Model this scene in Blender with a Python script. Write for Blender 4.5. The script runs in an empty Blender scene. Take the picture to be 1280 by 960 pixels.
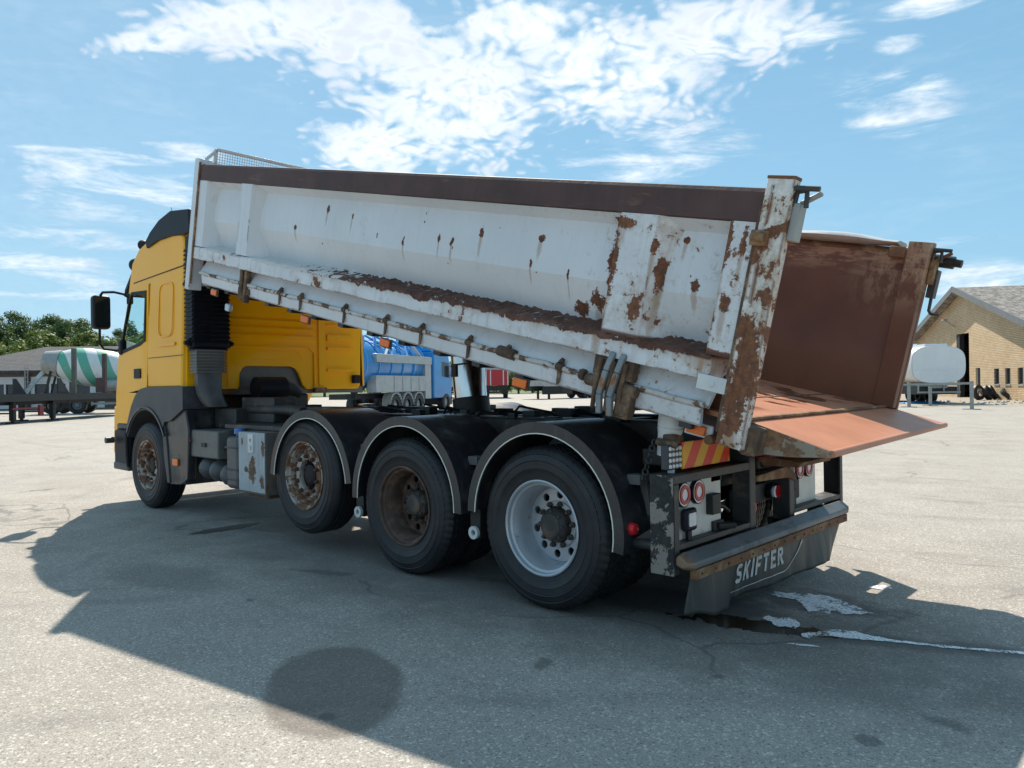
import bpy, bmesh, math, random
from math import sin, cos, pi, radians as R, atan2, sqrt
from mathutils import Vector as V, Matrix, noise as mn
from mathutils.geometry import tessellate_polygon
random.seed(7)
scn = bpy.context.scene
col = scn.collection
# ------------------------------------------------------------------ camera, world, sun, exposure
cam = bpy.data.cameras.new('camera'); cam_o = bpy.data.objects.new('camera', cam); col.objects.link(cam_o)
YAW, PITCH, ROLL, FPX = 0.7542, 0.00103, -0.01394, 937.7
CX, CY, CZ = 3.1135, -4.8017, 1.4207
fwd = V((-sin(YAW)*cos(PITCH), cos(YAW)*cos(PITCH), sin(PITCH))); rt = V((cos(YAW), sin(YAW), 0)); up = rt.cross(fwd)
r2 = rt*cos(ROLL)+up*sin(ROLL); u2 = up*cos(ROLL)-rt*sin(ROLL)
m = Matrix((r2, u2, -fwd)).transposed().to_4x4(); m.translation = V((CX, CY, CZ))
cam_o.matrix_world = m
cam.sensor_width = 36; cam.lens = FPX/1280*36; cam.clip_start = .1; cam.clip_end = 3000
scn.camera = cam_o
SUN = V((-0.732, 0.566, 1.0)).normalized()
SEL = math.asin(SUN.z)
world = bpy.data.worlds.new('World'); scn.world = world; world.use_nodes = True
sun = bpy.data.lights.new('sun', 'SUN'); sun.energy = 5.0; sun.angle = R(.6); sun.color = (1, .92, .80)
sun_o = bpy.data.objects.new('sun', sun); col.objects.link(sun_o)
sun_o.rotation_euler = SUN.to_track_quat('Z', 'Y').to_euler(); sun_o.location = (0, 0, 30)
scn.view_settings.view_transform = 'Standard'; scn.view_settings.look = 'None'
scn.view_settings.exposure = 0.47; scn.view_settings.gamma = 1
try: scn.view_settings.use_curve_mapping = False
except Exception: pass

# ------------------------------------------------------------------ node helper
class NT:
    def __init__(s, nt): s.nt = nt; s.L = nt.links
    def n(s, typ, **kw):
        o = s.nt.nodes.new(typ)
        for k, v in kw.items(): setattr(o, k, v)
        return o
    def put(s, sock, v):
        if isinstance(v, bpy.types.NodeSocket): s.L.new(v, sock)
        else:
            if hasattr(sock, 'default_value'):
                dv = sock.default_value
                try:
                    if hasattr(dv, '__len__'):
                        if not hasattr(v, '__len__'): v = (v,)*len(dv)
                        if len(v) == 3 and len(dv) == 4: v = (*v, 1)
                    sock.default_value = v
                except Exception: sock.default_value = v
    def m(s, op, a, b=0.0, c=None, clamp=False):
        o = s.n('ShaderNodeMath', operation=op, use_clamp=clamp); s.put(o.inputs[0], a); s.put(o.inputs[1], b)
        if c is not None: s.put(o.inputs[2], c)
        return o.outputs[0]
    def vm(s, op, a, b=(0, 0, 0), sc=None):
        o = s.n('ShaderNodeVectorMath', operation=op); s.put(o.inputs[0], a); s.put(o.inputs[1], b)
        if sc is not None: s.put(o.inputs['Scale'], sc)
        return o.outputs['Value'] if op in ('LENGTH', 'DISTANCE', 'DOT_PRODUCT') else o.outputs[0]
    def mix(s, f, a, b, mode='MIX'):
        o = s.n('ShaderNodeMix', data_type='RGBA', blend_type=mode); s.put(o.inputs[0], f)
        s.put(o.inputs[6], a); s.put(o.inputs[7], b); return o.outputs[2]
    def ss(s, v, a, b, lo=0.0, hi=1.0):
        o = s.n('ShaderNodeMapRange', interpolation_type='SMOOTHSTEP'); s.put(o.inputs[0], v)
        s.put(o.inputs[1], a); s.put(o.inputs[2], b); s.put(o.inputs[3], lo); s.put(o.inputs[4], hi); return o.outputs[0]
    def noise(s, vec, scale, det=4, rough=.55, dist=0.0):
        o = s.n('ShaderNodeTexNoise'); s.put(o.inputs['Vector'], vec); s.put(o.inputs['Scale'], scale)
        s.put(o.inputs['Detail'], det); s.put(o.inputs['Roughness'], rough); s.put(o.inputs['Distortion'], dist)
        return o.outputs[0]
    def noisec(s, vec, scale, det=3):
        o = s.n('ShaderNodeTexNoise'); s.put(o.inputs['Vector'], vec); s.put(o.inputs['Scale'], scale); s.put(o.inputs['Detail'], det)
        return o.outputs[1]
    def vor(s, vec, scale, feat='F1'):
        o = s.n('ShaderNodeTexVoronoi', feature=feat); s.put(o.inputs['Vector'], vec); s.put(o.inputs['Scale'], scale)
        return o
    def xyz(s, vec):
        o = s.n('ShaderNodeSeparateXYZ'); s.put(o.inputs[0], vec); return o.outputs
    def comb(s, x, y, z):
        o = s.n('ShaderNodeCombineXYZ'); s.put(o.inputs[0], x); s.put(o.inputs[1], y); s.put(o.inputs[2], z); return o.outputs[0]
    def bump(s, h, strength=.3, dist=.01):
        o = s.n('ShaderNodeBump'); s.put(o.inputs['Height'], h); o.inputs['Strength'].default_value = strength
        o.inputs['Distance'].default_value = dist; return o.outputs[0]

# ------------------------------------------------------------------ sky
def build_sky():
    w = NT(world.node_tree); nt = world.node_tree
    for n in list(nt.nodes): nt.nodes.remove(n)
    out = w.n('ShaderNodeOutputWorld'); bg = w.n('ShaderNodeBackground')
    sky = w.n('ShaderNodeTexSky', sky_type='NISHITA'); sky.sun_disc = False
    sky.sun_elevation = SEL; sky.sun_rotation = atan2(SUN.x, SUN.y)
    sky.air_density = 1.0; sky.dust_density = 0.35; sky.ozone_density = 1.6; sky.altitude = 0
    d = w.n('ShaderNodeTexCoord').outputs['Generated']
    d = w.vm('NORMALIZE', d)
    x, y, z = w.xyz(d)
    az = w.m('ARCTAN2', w.m('MULTIPLY', x, -1), y)          # 0 = +Y, positive towards -X
    el = w.m('ARCSINE', z)
    zz = w.m('ADD', w.m('MAXIMUM', z, .0), .28)
    pl = w.comb(w.m('DIVIDE', x, zz), w.m('DIVIDE', y, zz), 0.0)
    # planar coordinates turned to line up with the drift of the cloud field
    big = w.noise(pl, 2.4, 4, .55)
    mid = w.noise(pl, 11.0, 10, .70, .2)
    cell = w.vor(w.vm('ADD', pl, w.vm('SCALE', w.noisec(pl, 6.0, 2), sc=.22)), 34.0, 'SMOOTH_F1').outputs['Distance']
    streak = w.noise(w.comb(w.m('MULTIPLY', az, 3.2), w.m('MULTIPLY', el, 15.0), 0.3), 2.3, 10, .66, .35)
    def ell(a0, e0, ra, re, rot=0.0):
        da = w.m('SUBTRACT', az, a0); de = w.m('SUBTRACT', el, e0)
        c, s_ = cos(rot), sin(rot)
        u = w.m('DIVIDE', w.m('ADD', w.m('MULTIPLY', da, c), w.m('MULTIPLY', de, s_)), ra)
        v = w.m('DIVIDE', w.m('SUBTRACT', w.m('MULTIPLY', de, c), w.m('MULTIPLY', da, s_)), re)
        r = w.m('SQRT', w.m('ADD', w.m('MULTIPLY', u, u), w.m('MULTIPLY', v, v)))
        return w.ss(r, 1.25, .25)
    def px(px_, py_):
        dd = fwd+r2*((px_-640)/FPX)-u2*((py_-480)/FPX); dd.normalize()
        return atan2(-dd.x, dd.y), math.asin(dd.z)
    def E(px_, py_, rx, ry, rot=0.0):
        a, e = px(px_, py_)
        return ell(a, e, rx/FPX*.9, ry/FPX*.9, rot)
    def union(l):
        r = l[0]
        for k in l[1:]: r = w.m('MAXIMUM', r, k)
        return r
    puff = union([E(560, 120, 190, 125, 0.0), E(470, 185, 120, 60), E(330, 30, 190, 45, -.15), E(760, 90, 190, 90, .12),
                  E(900, 40, 170, 52, .1), E(450, 40, 160, 80), E(650, 30, 140, 50), E(200, 48, 90, 22, -.3)])
    wisp = union([E(140, 225, 170, 60, -.05), E(120, 298, 180, 22), E(30, 345, 150, 40), E(1112, 132, 95, 50, .1), E(800, 212, 190, 30, .12), E(880, 172, 110, 36, .1),
                  E(40, 195, 110, 20), E(1010, 40, 90, 22, .15), E(1125, 55, 40, 14), E(1170, 5, 80, 18), E(1240, 352, 150, 34, .05), E(1180, 300, 90, 16), E(230, 190, 90, 20), E(1010, 330, 200, 20)])
    pd = w.m('ADD', w.m('MULTIPLY', mid, 1.0), w.m('MULTIPLY', w.m('SUBTRACT', .45, cell), .75))
    pd = w.m('ADD', pd, w.m('MULTIPLY', w.m('SUBTRACT', big, .5), .75))
    dens1 = w.ss(w.m('ADD', pd, w.m('MULTIPLY', puff, .56)), .66, 1.20)
    dens1 = w.m('MULTIPLY', dens1, w.ss(puff, 0.0, .16))
    dens2 = w.m('MULTIPLY', w.ss(w.m('ADD', streak, w.m('MULTIPLY', wisp, .20)), .57, .92), w.ss(wisp, 0.0, .75))
    veil = w.m('ADD', w.m('MULTIPLY', w.ss(streak, .46, .8), .12), w.m('MULTIPLY', w.ss(az, .85, 1.45), .10))
    high = w.m('MULTIPLY', w.ss(el, .52, .8), w.ss(w.m('ADD', mid, w.m('MULTIPLY', big, .6)), .6, .95, .0, .22))  # added cloud overhead, out of view, to lift the ambient light
    rear = w.m('MULTIPLY', w.ss(w.m('ABSOLUTE', w.m('SUBTRACT', az, .75)), 1.0, 1.8), w.ss(streak, .3, .6, .0, .15))  # added cloud behind the camera, unseen, brightens the shaded sides
    veil = w.m('MAXIMUM', veil, w.m('MAXIMUM', high, rear))
    dens = w.m('MAXIMUM', w.m('MAXIMUM', dens1, w.m('MULTIPLY', dens2, .95)), veil)
    # the sky behind: Nishita, with a touch of cool haze low down
    base = w.mix(w.ss(el, .42, -.02), sky.outputs[0], (5.3, 7.9, 9.6), 'MIX')
    base = w.mix(.45, sky.outputs[0], base)
    base = w.mix(.62, base, (2.55, 5.75, 8.1))
    shade = w.ss(pd, .3, 1.1)
    ccol = w.mix(w.ss(w.m('ADD', pd, w.m('MULTIPLY', big, .8)), .65, 1.35), (11.2, 11.6, 11.9), (7.9, 8.6, 9.5))
    c = w.mix(w.m('MULTIPLY', dens, .97), base, ccol)
    w.put(bg.inputs[0], c); bg.inputs[1].default_value = SKY_STR
    w.L.new(bg.outputs[0], out.inputs[0])
SKY_STR = 0.077
build_sky()

# ------------------------------------------------------------------ materials
def newmat(name):
    mt = bpy.data.materials.new(name); mt.use_nodes = True
    w = NT(mt.node_tree); b = mt.node_tree.nodes['Principled BSDF']
    return mt, w, b
MATS = {}
RUST = (.095, .038, .022)
def paint(name, base, rough=.5, metal=0.0, var=.12, vscale=3.0, dirt=None, rust=None, spots=(), bump=0.0, bscale=60, streak=0.0, extra=None, coat=0.0, spec=None, spotcol=None, stretch=None, chips=0.0, edge=0.0, runs=False, rear=0.0):
    """painted / weathered surface. dirt=(colour, amount 0..1, scale); rust=(coverage 0..1, scale, colour); spots=[(x,z,rx,rz,kind)]"""
    mt, w, b = newmat(name)
    P = w.n('ShaderNodeTexCoord').outputs['Object']
    if stretch: Ps = w.vm('MULTIPLY', P, stretch)
    else: Ps = P
    c = w.mix(1.0, base, w.comb(*[w.ss(w.noise(P, vscale, 6, .6), .25, .75, 1-var, 1+var)]*3), 'MULTIPLY')
    rg = rough
    if streak:
        st = w.noise(w.vm('MULTIPLY', P, (14, 14, .7)), 1.5, 5, .6)
        c = w.mix(w.m('MULTIPLY', w.ss(st, .5, .8), streak), c, (.16, .13, .10))
    if dirt:
        dn = w.ss(w.noise(Ps, dirt[2], 8, .68), .72-dirt[1]*.55, .92-dirt[1]*.45)
        c = w.mix(dn, c, dirt[0]); rg = w.mix(dn, (rough,)*3, (.85,)*3)
    hfac = None
    if rust or spots:
        rf = None
        nz = w.noise(Ps, rust[1] if rust else 7, 9, .68, .2)
        if rust:
            rf = w.ss(nz, .80-rust[0]*.55, .815-rust[0]*.55)
        fine = w.m('SUBTRACT', w.noise(P, 16, 6, .7), .5)
        fine = w.m('ADD', fine, w.m('MULTIPLY', w.m('SUBTRACT', w.noise(P, 60, 4, .7), .5), .5))
        x, y, z = w.xyz(P)
        for (sx, sz, rx, rz) in spots:
            u = w.m('DIVIDE', w.m('SUBTRACT', x, sx), rx); v = w.m('DIVIDE', w.m('SUBTRACT', z, sz), rz)
            d_ = w.m('SQRT', w.m('ADD', w.m('MULTIPLY', u, u), w.m('MULTIPLY', v, v)))
            f_ = w.ss(w.m('ADD', d_, w.m('MULTIPLY', fine, 3.2)), 1.05, .92)
            rf = f_ if rf is None else w.m('MAXIMUM', rf, f_)
        if rear:
            # the rear end of the body is far more chipped than the front
            rn = w.m('ADD', w.m('MULTIPLY', w.noise(P, 11, 9, .74, .3), .7), w.m('MULTIPLY', w.noise(P, 38, 5, .7), .3))
            rt_ = w.ss(x, -3.2, .1, .70, .70-rear)
            rr_ = w.ss(w.m('SUBTRACT', rn, rt_), -.004, .006)
            rf = rr_ if rf is None else w.m('MAXIMUM', rf, rr_)
            c = w.mix(w.m('MULTIPLY', w.ss(w.m('SUBTRACT', rn, rt_), -.09, .0), .38), c, (.40, .27, .16))
        if edge:
            be = w.n('ShaderNodeBevel', samples=3); be.inputs['Radius'].default_value = .02
            ge = w.n('ShaderNodeNewGeometry').outputs['Normal']
            ed_ = w.m('SUBTRACT', 1.0, w.vm('DOT_PRODUCT', be.outputs[0], ge))
            en = w.m('ADD', w.noise(P, 9, 6, .7), w.m('MULTIPLY', w.m('SUBTRACT', w.noise(P, 2.2, 3), .5), .9))
            ef = w.m('MULTIPLY', w.ss(ed_, .012, .05), w.ss(en, .64-edge*.25, .68-edge*.25))
            rf = ef if rf is None else w.m('MAXIMUM', rf, ef)
        rc = rust[2] if rust else RUST
        rcol = w.mix(w.ss(w.noise(P, 24, 6, .7), .35, .7), rc, (rc[0]*2.1, rc[1]*1.9, rc[2]*1.5))
        if runs:
            # brown water marks running straight down from each scab
            for (sx, sz, rx, rz) in spots:
                if rx*rz < .00022: continue
                u = w.m('DIVIDE', w.m('SUBTRACT', x, sx), rx*.75); v = w.m('DIVIDE', w.m('SUBTRACT', z, sz-rz*1.6-.015), rz*2.0+.035)
                d_ = w.m('ADD', w.m('MULTIPLY', u, u), w.m('MULTIPLY', v, v))
                c = w.mix(w.m('MULTIPLY', w.ss(w.m('ADD', d_, w.m('MULTIPLY', fine, 1.6)), 1.2, 0.1), .55), c, (.33, .20, .11))
        # rust bleeding into the paint round the scabs
        if rust:
            halo = w.ss(nz, .66-rust[0]*.55, .81-rust[0]*.55)
            c = w.mix(w.m('MULTIPLY', halo, .32), c, (.34, .2, .1))
        c = w.mix(rf, c, rcol); rg = w.mix(rf, rg if not isinstance(rg, float) else (rg,)*3, (.9,)*3)
        if chips:
            cf = w.m('MULTIPLY', w.ss(w.noise(P, 34, 5, .6), .76-chips*.2, .78-chips*.2), w.ss(w.noise(P, 2.3, 3), .35, .6)); rf = w.m('MAXIMUM', rf, cf)
        hfac = rf
        if metal: metal = w.m('MULTIPLY', w.m('SUBTRACT', 1.0, rf), metal)
    if extra: c, rg = extra(w, P, c, rg)
    w.put(b.inputs['Base Color'], c); w.put(b.inputs['Roughness'], rg); w.put(b.inputs['Metallic'], metal)
    if coat: b.inputs['Coat Weight'].default_value = coat; b.inputs['Coat Roughness'].default_value = .08
    if spec is not None: b.inputs['Specular IOR Level'].default_value = spec
    h = None
    if bump: h = w.m('MULTIPLY', w.noise(P, bscale, 5, .6), bump)
    if hfac is not None:
        hr = w.m('ADD', w.m('MULTIPLY', hfac, -.6), w.m('MULTIPLY', w.m('MULTIPLY', hfac, w.noise(P, 90, 4, .6)), .8))
        h = hr if h is None else w.m('ADD', h, hr)
    if h is not None: w.put(b.inputs['Normal'], w.bump(h, .6, .006))
    MATS[name] = mt; return mt

def rail_extra(w, P, c, rg):
    # rust bleeding over the edge of the rail in short ragged runs
    x, y, z = w.xyz(P)
    n = w.noise(w.comb(w.m('MULTIPLY', x, 11), 0.0, w.m('MULTIPLY', z, 2.2)), 2.4, 7, .75)
    big = w.noise(w.comb(w.m('MULTIPLY', x, 1.6), 2.0, 0.0), 1.5, 3)
    lim = w.m('ADD', .412, w.m('MULTIPLY', w.m('ADD', n, w.m('MULTIPLY', big, .6)), -.075))
    band = w.m('MULTIPLY', w.ss(w.m('SUBTRACT', z, lim), .040, .062), w.ss(z, .46, .44))
    halo = w.m('MULTIPLY', w.ss(w.m('SUBTRACT', z, lim), .0, .06), w.ss(z, .46, .44))
    on = w.ss(x, -4.9, -3.2)
    c = w.mix(w.m('MULTIPLY', w.m('MULTIPLY', halo, .45), on), c, (.36, .24, .15))
    c = w.mix(w.m('MULTIPLY', band, on), c, (.12, .054, .036))
    return c, rg
BR = (.125, .056, .033)
panel_spots = [(-.955, 1.02, .05, .06), (-.973, .84, .035, .10), (-.95, .70, .045, .10), (-.90, .88, .03, .2), (-1.07, .60, .05, .06), (-1.20, .53, .06, .05),
               (-2.117, .925, .022, .04), (-2.406, .83, .018, .035), (-2.549, .84, .014, .03), (-1.567, .925, .028, .025), (-1.62, .76, .012, .025), (-2.96, .78, .014, .03),
               (-3.677, .935, .015, .028), (-4.056, .965, .02, .03), (-4.543, .77, .022, .022), (-.408, .77, .028, .03), (-.62, .9, .03, .05), (-.245, .75, .018, .25), (-.24, .55, .02, .1),
               (-3.3, .80, .008, .02), (-2.75, .95, .008, .01), (-1.3, .72, .008, .035), (-.52, 1.0, .02, .018)]
for i in range(10): panel_spots.append((-random.uniform(.3, 4.2), random.uniform(.65, 1.03), random.uniform(.004, .009), random.uniform(.006, .018)))
paint('body_panel', (.64, .67, .70), .42, 0, .06, 1.4, chips=.4, runs=True, rear=.095, spots=panel_spots, bump=.15, bscale=9, streak=.10, dirt=((.42, .38, .33), .18, 2.2))
rail_spots = [(-.02, 1.0, .03, .1), (-.175, .70, .03, .05), (-.134, 1.02, .02, .06), (-.70, .61, .03, .02), (-.615, .83, .022, .06), (-.66, .95, .02, .05), (-.93, .88, .05, .22), (-.94, .70, .05, .09), (-.92, 1.06, .10, .035), (-.23, 1.0, .03, .18), (-.24, .6, .025, .12), (-.2, .44, .3, .02), (-.62, .80, .025, .10)]
paint('body_white', (.67, .69, .71), .45, 0, var=.08, vscale=2.0, rust=(.33, 4.2, BR), chips=.7, edge=.5, runs=True, rear=.125, extra=rail_extra, spots=rail_spots, bump=.2, bscale=12, streak=.28, dirt=((.35, .28, .2), .25, 3))
paint('body_white_clean', (.63, .66, .69), .42, 0, .06, 2.0, edge=.15, chips=.25, rear=.12, rust=(.10, 3.5, BR), bump=.15, bscale=12, streak=.2)
post_spots = [(.02, .33, .06, .25), (.0, .56, .05, .09), (.02, .42, .04, .10), (-.02, .22, .05, .15), (-.03, 1.0, .04, .02), (.05, .75, .02, .05), (.0, .12, .05, .08)]
paint('post_white', (.70, .70, .67), .5, 0, chips=.9, edge=.9, runs=True, rear=.15, var=.08, vscale=3.0, rust=(.50, 5.5, BR), spots=post_spots, bump=.2, bscale=14, streak=.35, dirt=((.36, .25, .14), .42, 4))
paint('rust_band', (.075, .036, .032), .62, 0, .25, 3.0, rust=(.12, 5, (.19, .12, .09)), bump=.25, bscale=30, streak=.1, stretch=(.6, 1, 3))
paint('lower_tube', (.58, .57, .55), .55, 0, .1, 3.0, rust=(.50, 7.5, (.11, .065, .045)), bump=.3, bscale=30)
paint('rust_heavy', (.10, .062, .042), .88, 0, .4, 8, dirt=((.28, .19, .11), .45, 9), bump=.8, bscale=40)
def crust_extra(w, P, c, rg):
    # towards the front only flakes are left and the white paint shows between them
    x, y, z = w.xyz(P)
    n = w.noise(w.vm('MULTIPLY', P, (1, 1, 1.6)), 11, 7, .7)
    thr = w.ss(x, -5.0, -2.6, .33, .66)
    f = w.ss(w.m('SUBTRACT', n, thr), -.012, .012)
    c = w.mix(f, c, (.60, .59, .57))
    return c, rg
paint('dirt_crust', (.115, .052, .036), .95, 0, .45, 9, dirt=((.15, .09, .065), .35, 18), bump=.9, bscale=60, extra=crust_extra)
paint('strap_steel', (.20, .24, .27), .55, .2, .3, 6, rust=(.44, 9, (.20, .095, .04)), dirt=((.30, .20, .12), .35, 8), bump=.4, bscale=30)
paint('rust_brown', (.16, .072, .035), .8, 0, .35, 5, dirt=((.38, .25, .13), .45, 6), bump=.4, bscale=30)
def inner_extra(w, P, c, rg):
    x, y, z = w.xyz(P)
    # scraped pale scratches along the top edge and one long hooked scratch
    nz = w.noise(w.vm('MULTIPLY', P, (2.2, 1, 11)), 2.2, 8, .7)
    top = w.m('MULTIPLY', w.ss(z, .98, 1.2), w.ss(nz, .44, .56))
    c = w.mix(w.m('MULTIPLY', top, .8), c, (.40, .21, .12))
    cor = w.m('MULTIPLY', w.ss(x, -.55, -.1), w.m('MULTIPLY', w.ss(z, .72, 1.1), w.ss(w.noise(w.vm('MULTIPLY', P, (9, 1, 4)), 1.5, 7, .7), .42, .56)))
    c = w.mix(w.m('MULTIPLY', cor, .7), c, (.42, .27, .16))
    low = w.ss(z, .62, .35)
    c = w.mix(w.m('MULTIPLY', low, .35), c, (.2, .085, .045))
    return c, rg
paint('body_inner', (.135, .048, .026), .55, 0, .22, 2.0, bump=.3, bscale=18, stretch=(.4, 1, 2), extra=inner_extra)
def floor_extra(w, P, c, rg):
    # wet, dirty patches left on the scoured steel
    nz = w.noise(w.vm('MULTIPLY', P, (1, 2.0, 1)), 2.6, 8, .62, .4)
    x, y, z = w.xyz(P)
    f = w.m('MULTIPLY', w.ss(nz, .50, .56), w.ss(x, -.08, -.3))
    sc_ = w.noise(w.vm('MULTIPLY', P, (1.2, 30, 1)), 2.0, 6, .7)
    c = w.mix(w.m('MULTIPLY', w.ss(sc_, .58, .66), .35), c, (.62, .36, .24))
    c = w.mix(f, c, (.12, .045, .022)); rg = w.mix(f, (.5,)*3, (.12,)*3)
    return c, rg
paint('body_floor', (.47, .19, .105), .5, 0.0, .14, 3, bump=.15, bscale=25, extra=floor_extra, stretch=(.5, 3, 1), dirt=((.30, .11, .06), .25, 5))
paint('lip_edge', (.30, .27, .22), .7, 0, .15, 3, rust=(.60, 6, (.16, .095, .06)), bump=.3, bscale=30)
paint('yellow', (.96, .45, .003), .38, 0, .04, 1.2, spec=.25, bump=.03, bscale=5, coat=.22, dirt=((.50, .27, .05), .10, 2.5))
paint('yellow_back', (1.0, .47, .002), .7, 0, .05, 1.5, spec=.08, bump=.05, bscale=6, coat=.2, dirt=((.45, .24, .04), .16, 2.0))
paint('black_plastic', (.011, .012, .017), .5, 0, .2, 4, dirt=((.05, .05, .05), .16, 3), spec=.22, bump=.1, bscale=80)
paint('fender_plastic', (.020, .022, .028), .30, 0, .2, 3, dirt=((.085, .078, .066), .42, 2.8), streak=.3, bump=.08, bscale=50)
paint('grey_plastic', (.044, .047, .055), .5, 0, .2, 4, dirt=((.12, .12, .115), .35, 3), bump=.1, bscale=60)
paint('chassis', (.016, .0155, .015), .55, 0, .35, 4, dirt=((.065, .055, .045), .40, 5), bump=.3, bscale=25)
paint('chassis_worn', (.045, .046, .046), .5, .2, .3, 4, dirt=((.15, .13, .11), .35, 6), rust=(.22, 6, (.12, .06, .035)), bump=.3, bscale=25)
def beam_extra(w, P, c, rg):
    x, y, z = w.xyz(P)
    f = w.ss(w.m('ADD', w.m('MULTIPLY', y, -1), w.m('MULTIPLY', w.noise(P, 9, 5, .6), .12)), 1.21, 1.30)
    c = w.mix(w.m('MULTIPLY', f, .8), c, (.26, .15, .08))
    g = w.noise(w.vm('MULTIPLY', P, (6, 2.2, 1)), 2.2, 7, .7)
    return w.mix(w.m('MULTIPLY', w.ss(g, .5, .66), .75), c, (.04, .038, .036)), rg
paint('beam_steel', (.15, .16, .165), .5, .2, .2, 2.5, rust=(.16, 5, (.16, .09, .05)), bump=.15, bscale=20, stretch=(1, .5, 3), extra=beam_extra)
paint('peeling', (.20, .205, .20), .55, 0, .15, 5, dirt=((.10, .09, .08), .3, 6), rust=(.54, 6.5, (.022, .023, .026)), bump=.2, bscale=20)
paint('toolbox', (.36, .41, .44), .5, 0, .12, 4, streak=.5, rust=(.0, 4, (.11, .07, .05)), spots=[(-3.68+3, .62, .07, .10), (-3.66+3, .72, .04, .07), (-3.5+3, .52, .04, .06), (-3.47+3, .85, .03, .07), (-3.87+3, .9, .015, .04), (-3.8+3, .63, .05, .03)], bump=.15, bscale=25, dirt=((.2, .18, .15), .25, 5))
paint('toolbox_side', (.13, .12, .11), .6, 0, .3, 4, rust=(.38, 6, (.10, .055, .035)), bump=.2, bscale=25)
paint('battery_grey', (.13, .13, .125), .5, 0, .2, 4, dirt=((.20, .17, .14), .35, 4), bump=.15, bscale=30)
paint('tank_dark', (.085, .09, .095), .45, 0, .25, 4, dirt=((.13, .125, .12), .4, 4), bump=.15, bscale=30)
paint('blue_cap', (.06, .2, .55), .4)
paint('chrome', (.62, .62, .62), .16, 1.0, .15, 5, dirt=((.25, .22, .18), .16, 6))
paint('rim_silver', (.44, .46, .49), .34, .35, .08, 6, dirt=((.16, .13, .11), .28, 9), bump=.06, bscale=50)
paint('rim_rust', (.085, .05, .036), .75, 0, .3, 9, dirt=((.20, .13, .09), .42, 10), bump=.4, bscale=60)
paint('rim_worn', (.40, .39, .37), .45, .2, .2, 8, rust=(.58, 9, (.13, .065, .04)), bump=.2, bscale=50)
paint('hub', (.06, .055, .052), .6, .3, .3, 9, rust=(.3, 12, (.12, .07, .045)), bump=.3, bscale=50)
paint('white_steel', (.62, .64, .64), .45, 0, .1, 4, rust=(.14, 7, BR), streak=.2, bump=.1, bscale=30)
paint('panel_cream', (.62, .61, .56), .5, 0, .1, 5, rust=(.20, 9, (.06, .045, .035)), dirt=((.3, .27, .22), .25, 6))
paint('trim_white', (.72, .70, .60), .5, 0, .15, 9)
paint('amber', (.85, .17, .01), .25, 0, .05)
paint('red_lens', (.42, .006, .012), .2, 0, .05)
paint('red_bright', (.75, .02, .03), .25, 0, .05)
paint('white_lens', (.72, .72, .74), .2, 0, .05)
paint('led_glass', (.5, .56, .62), .15, .3, .2, 90)
paint('glass_dark', (.012, .016, .018), .06)
paint('text_white', (.55, .55, .52), .6, 0, .2, 20, rust=(.34, 22, (.09, .09, .085)))
def flap_extra(w, P, c, rg):
    st = w.noise(w.vm('MULTIPLY', P, (3, 9, 1.1)), 2.0, 6, .6)
    c = w.mix(w.m('MULTIPLY', w.ss(st, .45, .75), .5), c, (.13, .125, .10))
    return c, rg
paint('flap_rubber', (.035, .037, .035), .5, 0, .25, 4, bump=.2, bscale=30, extra=flap_extra)
paint('tarp', (.48, .48, .47), .7, 0, .12, 5, dirt=((.3, .27, .22), .3, 4), bump=.2, bscale=20)
def tyre_mat():
    mt, w, b = newmat('tyre')
    P = w.n('ShaderNodeTexCoord').outputs['Object']; x, y, z = w.xyz(P)
    r = w.m('SQRT', w.m('ADD', w.m('MULTIPLY', x, x), w.m('MULTIPLY', z, z)))
    n1 = w.noise(P, 5, 6, .6)
    c = w.mix(w.ss(n1, .35, .75), (.009, .010, .013), (.024, .024, .026))
    ringd = w.m('ABSOLUTE', w.m('SINE', w.m('MULTIPLY', r, 150.0)))
    w.put(b.inputs['Base Color'], c); b.inputs['Roughness'].default_value = .55
    h = w.m('ADD', w.m('MULTIPLY', ringd, .35), w.m('MULTIPLY', w.noise(P, 70, 4, .6), .4))
    w.put(b.inputs['Normal'], w.bump(h, .35, .003)); MATS['tyre'] = mt
tyre_mat()
def stripes_mat():
    mt, w, b = newmat('hazard_stripes')
    P = w.n('ShaderNodeTexCoord').outputs['Object']; x, y, z = w.xyz(P)
    t = w.m('FRACT', w.m('DIVIDE', w.m('SUBTRACT', y, w.m('MULTIPLY', z, .75)), .205))
    f = w.m('LESS_THAN', t, .48)
    c = w.mix(f, (.78, .06, .02), (.85, .43, .01))
    sp = w.ss(w.noise(P, 45, 5, .7), .64, .70)
    c = w.mix(w.m('MULTIPLY', sp, .7), c, (.12, .06, .03))
    w.put(b.inputs['Base Color'], c); b.inputs['Roughness'].default_value = .35; MATS['hazard_stripes'] = mt
stripes_mat()
def glass(name, tint=(.75, .9, .9), rough=.02):
    mt, w, b = newmat(name)
    b.inputs['Base Color'].default_value = (*tint, 1); b.inputs['Roughness'].default_value = rough
    b.inputs['Transmission Weight'].default_value = 1.0; b.inputs['IOR'].default_value = 1.03
    b.inputs['Specular IOR Level'].default_value = .8
    MATS[name] = mt
glass('cab_glass')

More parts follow.
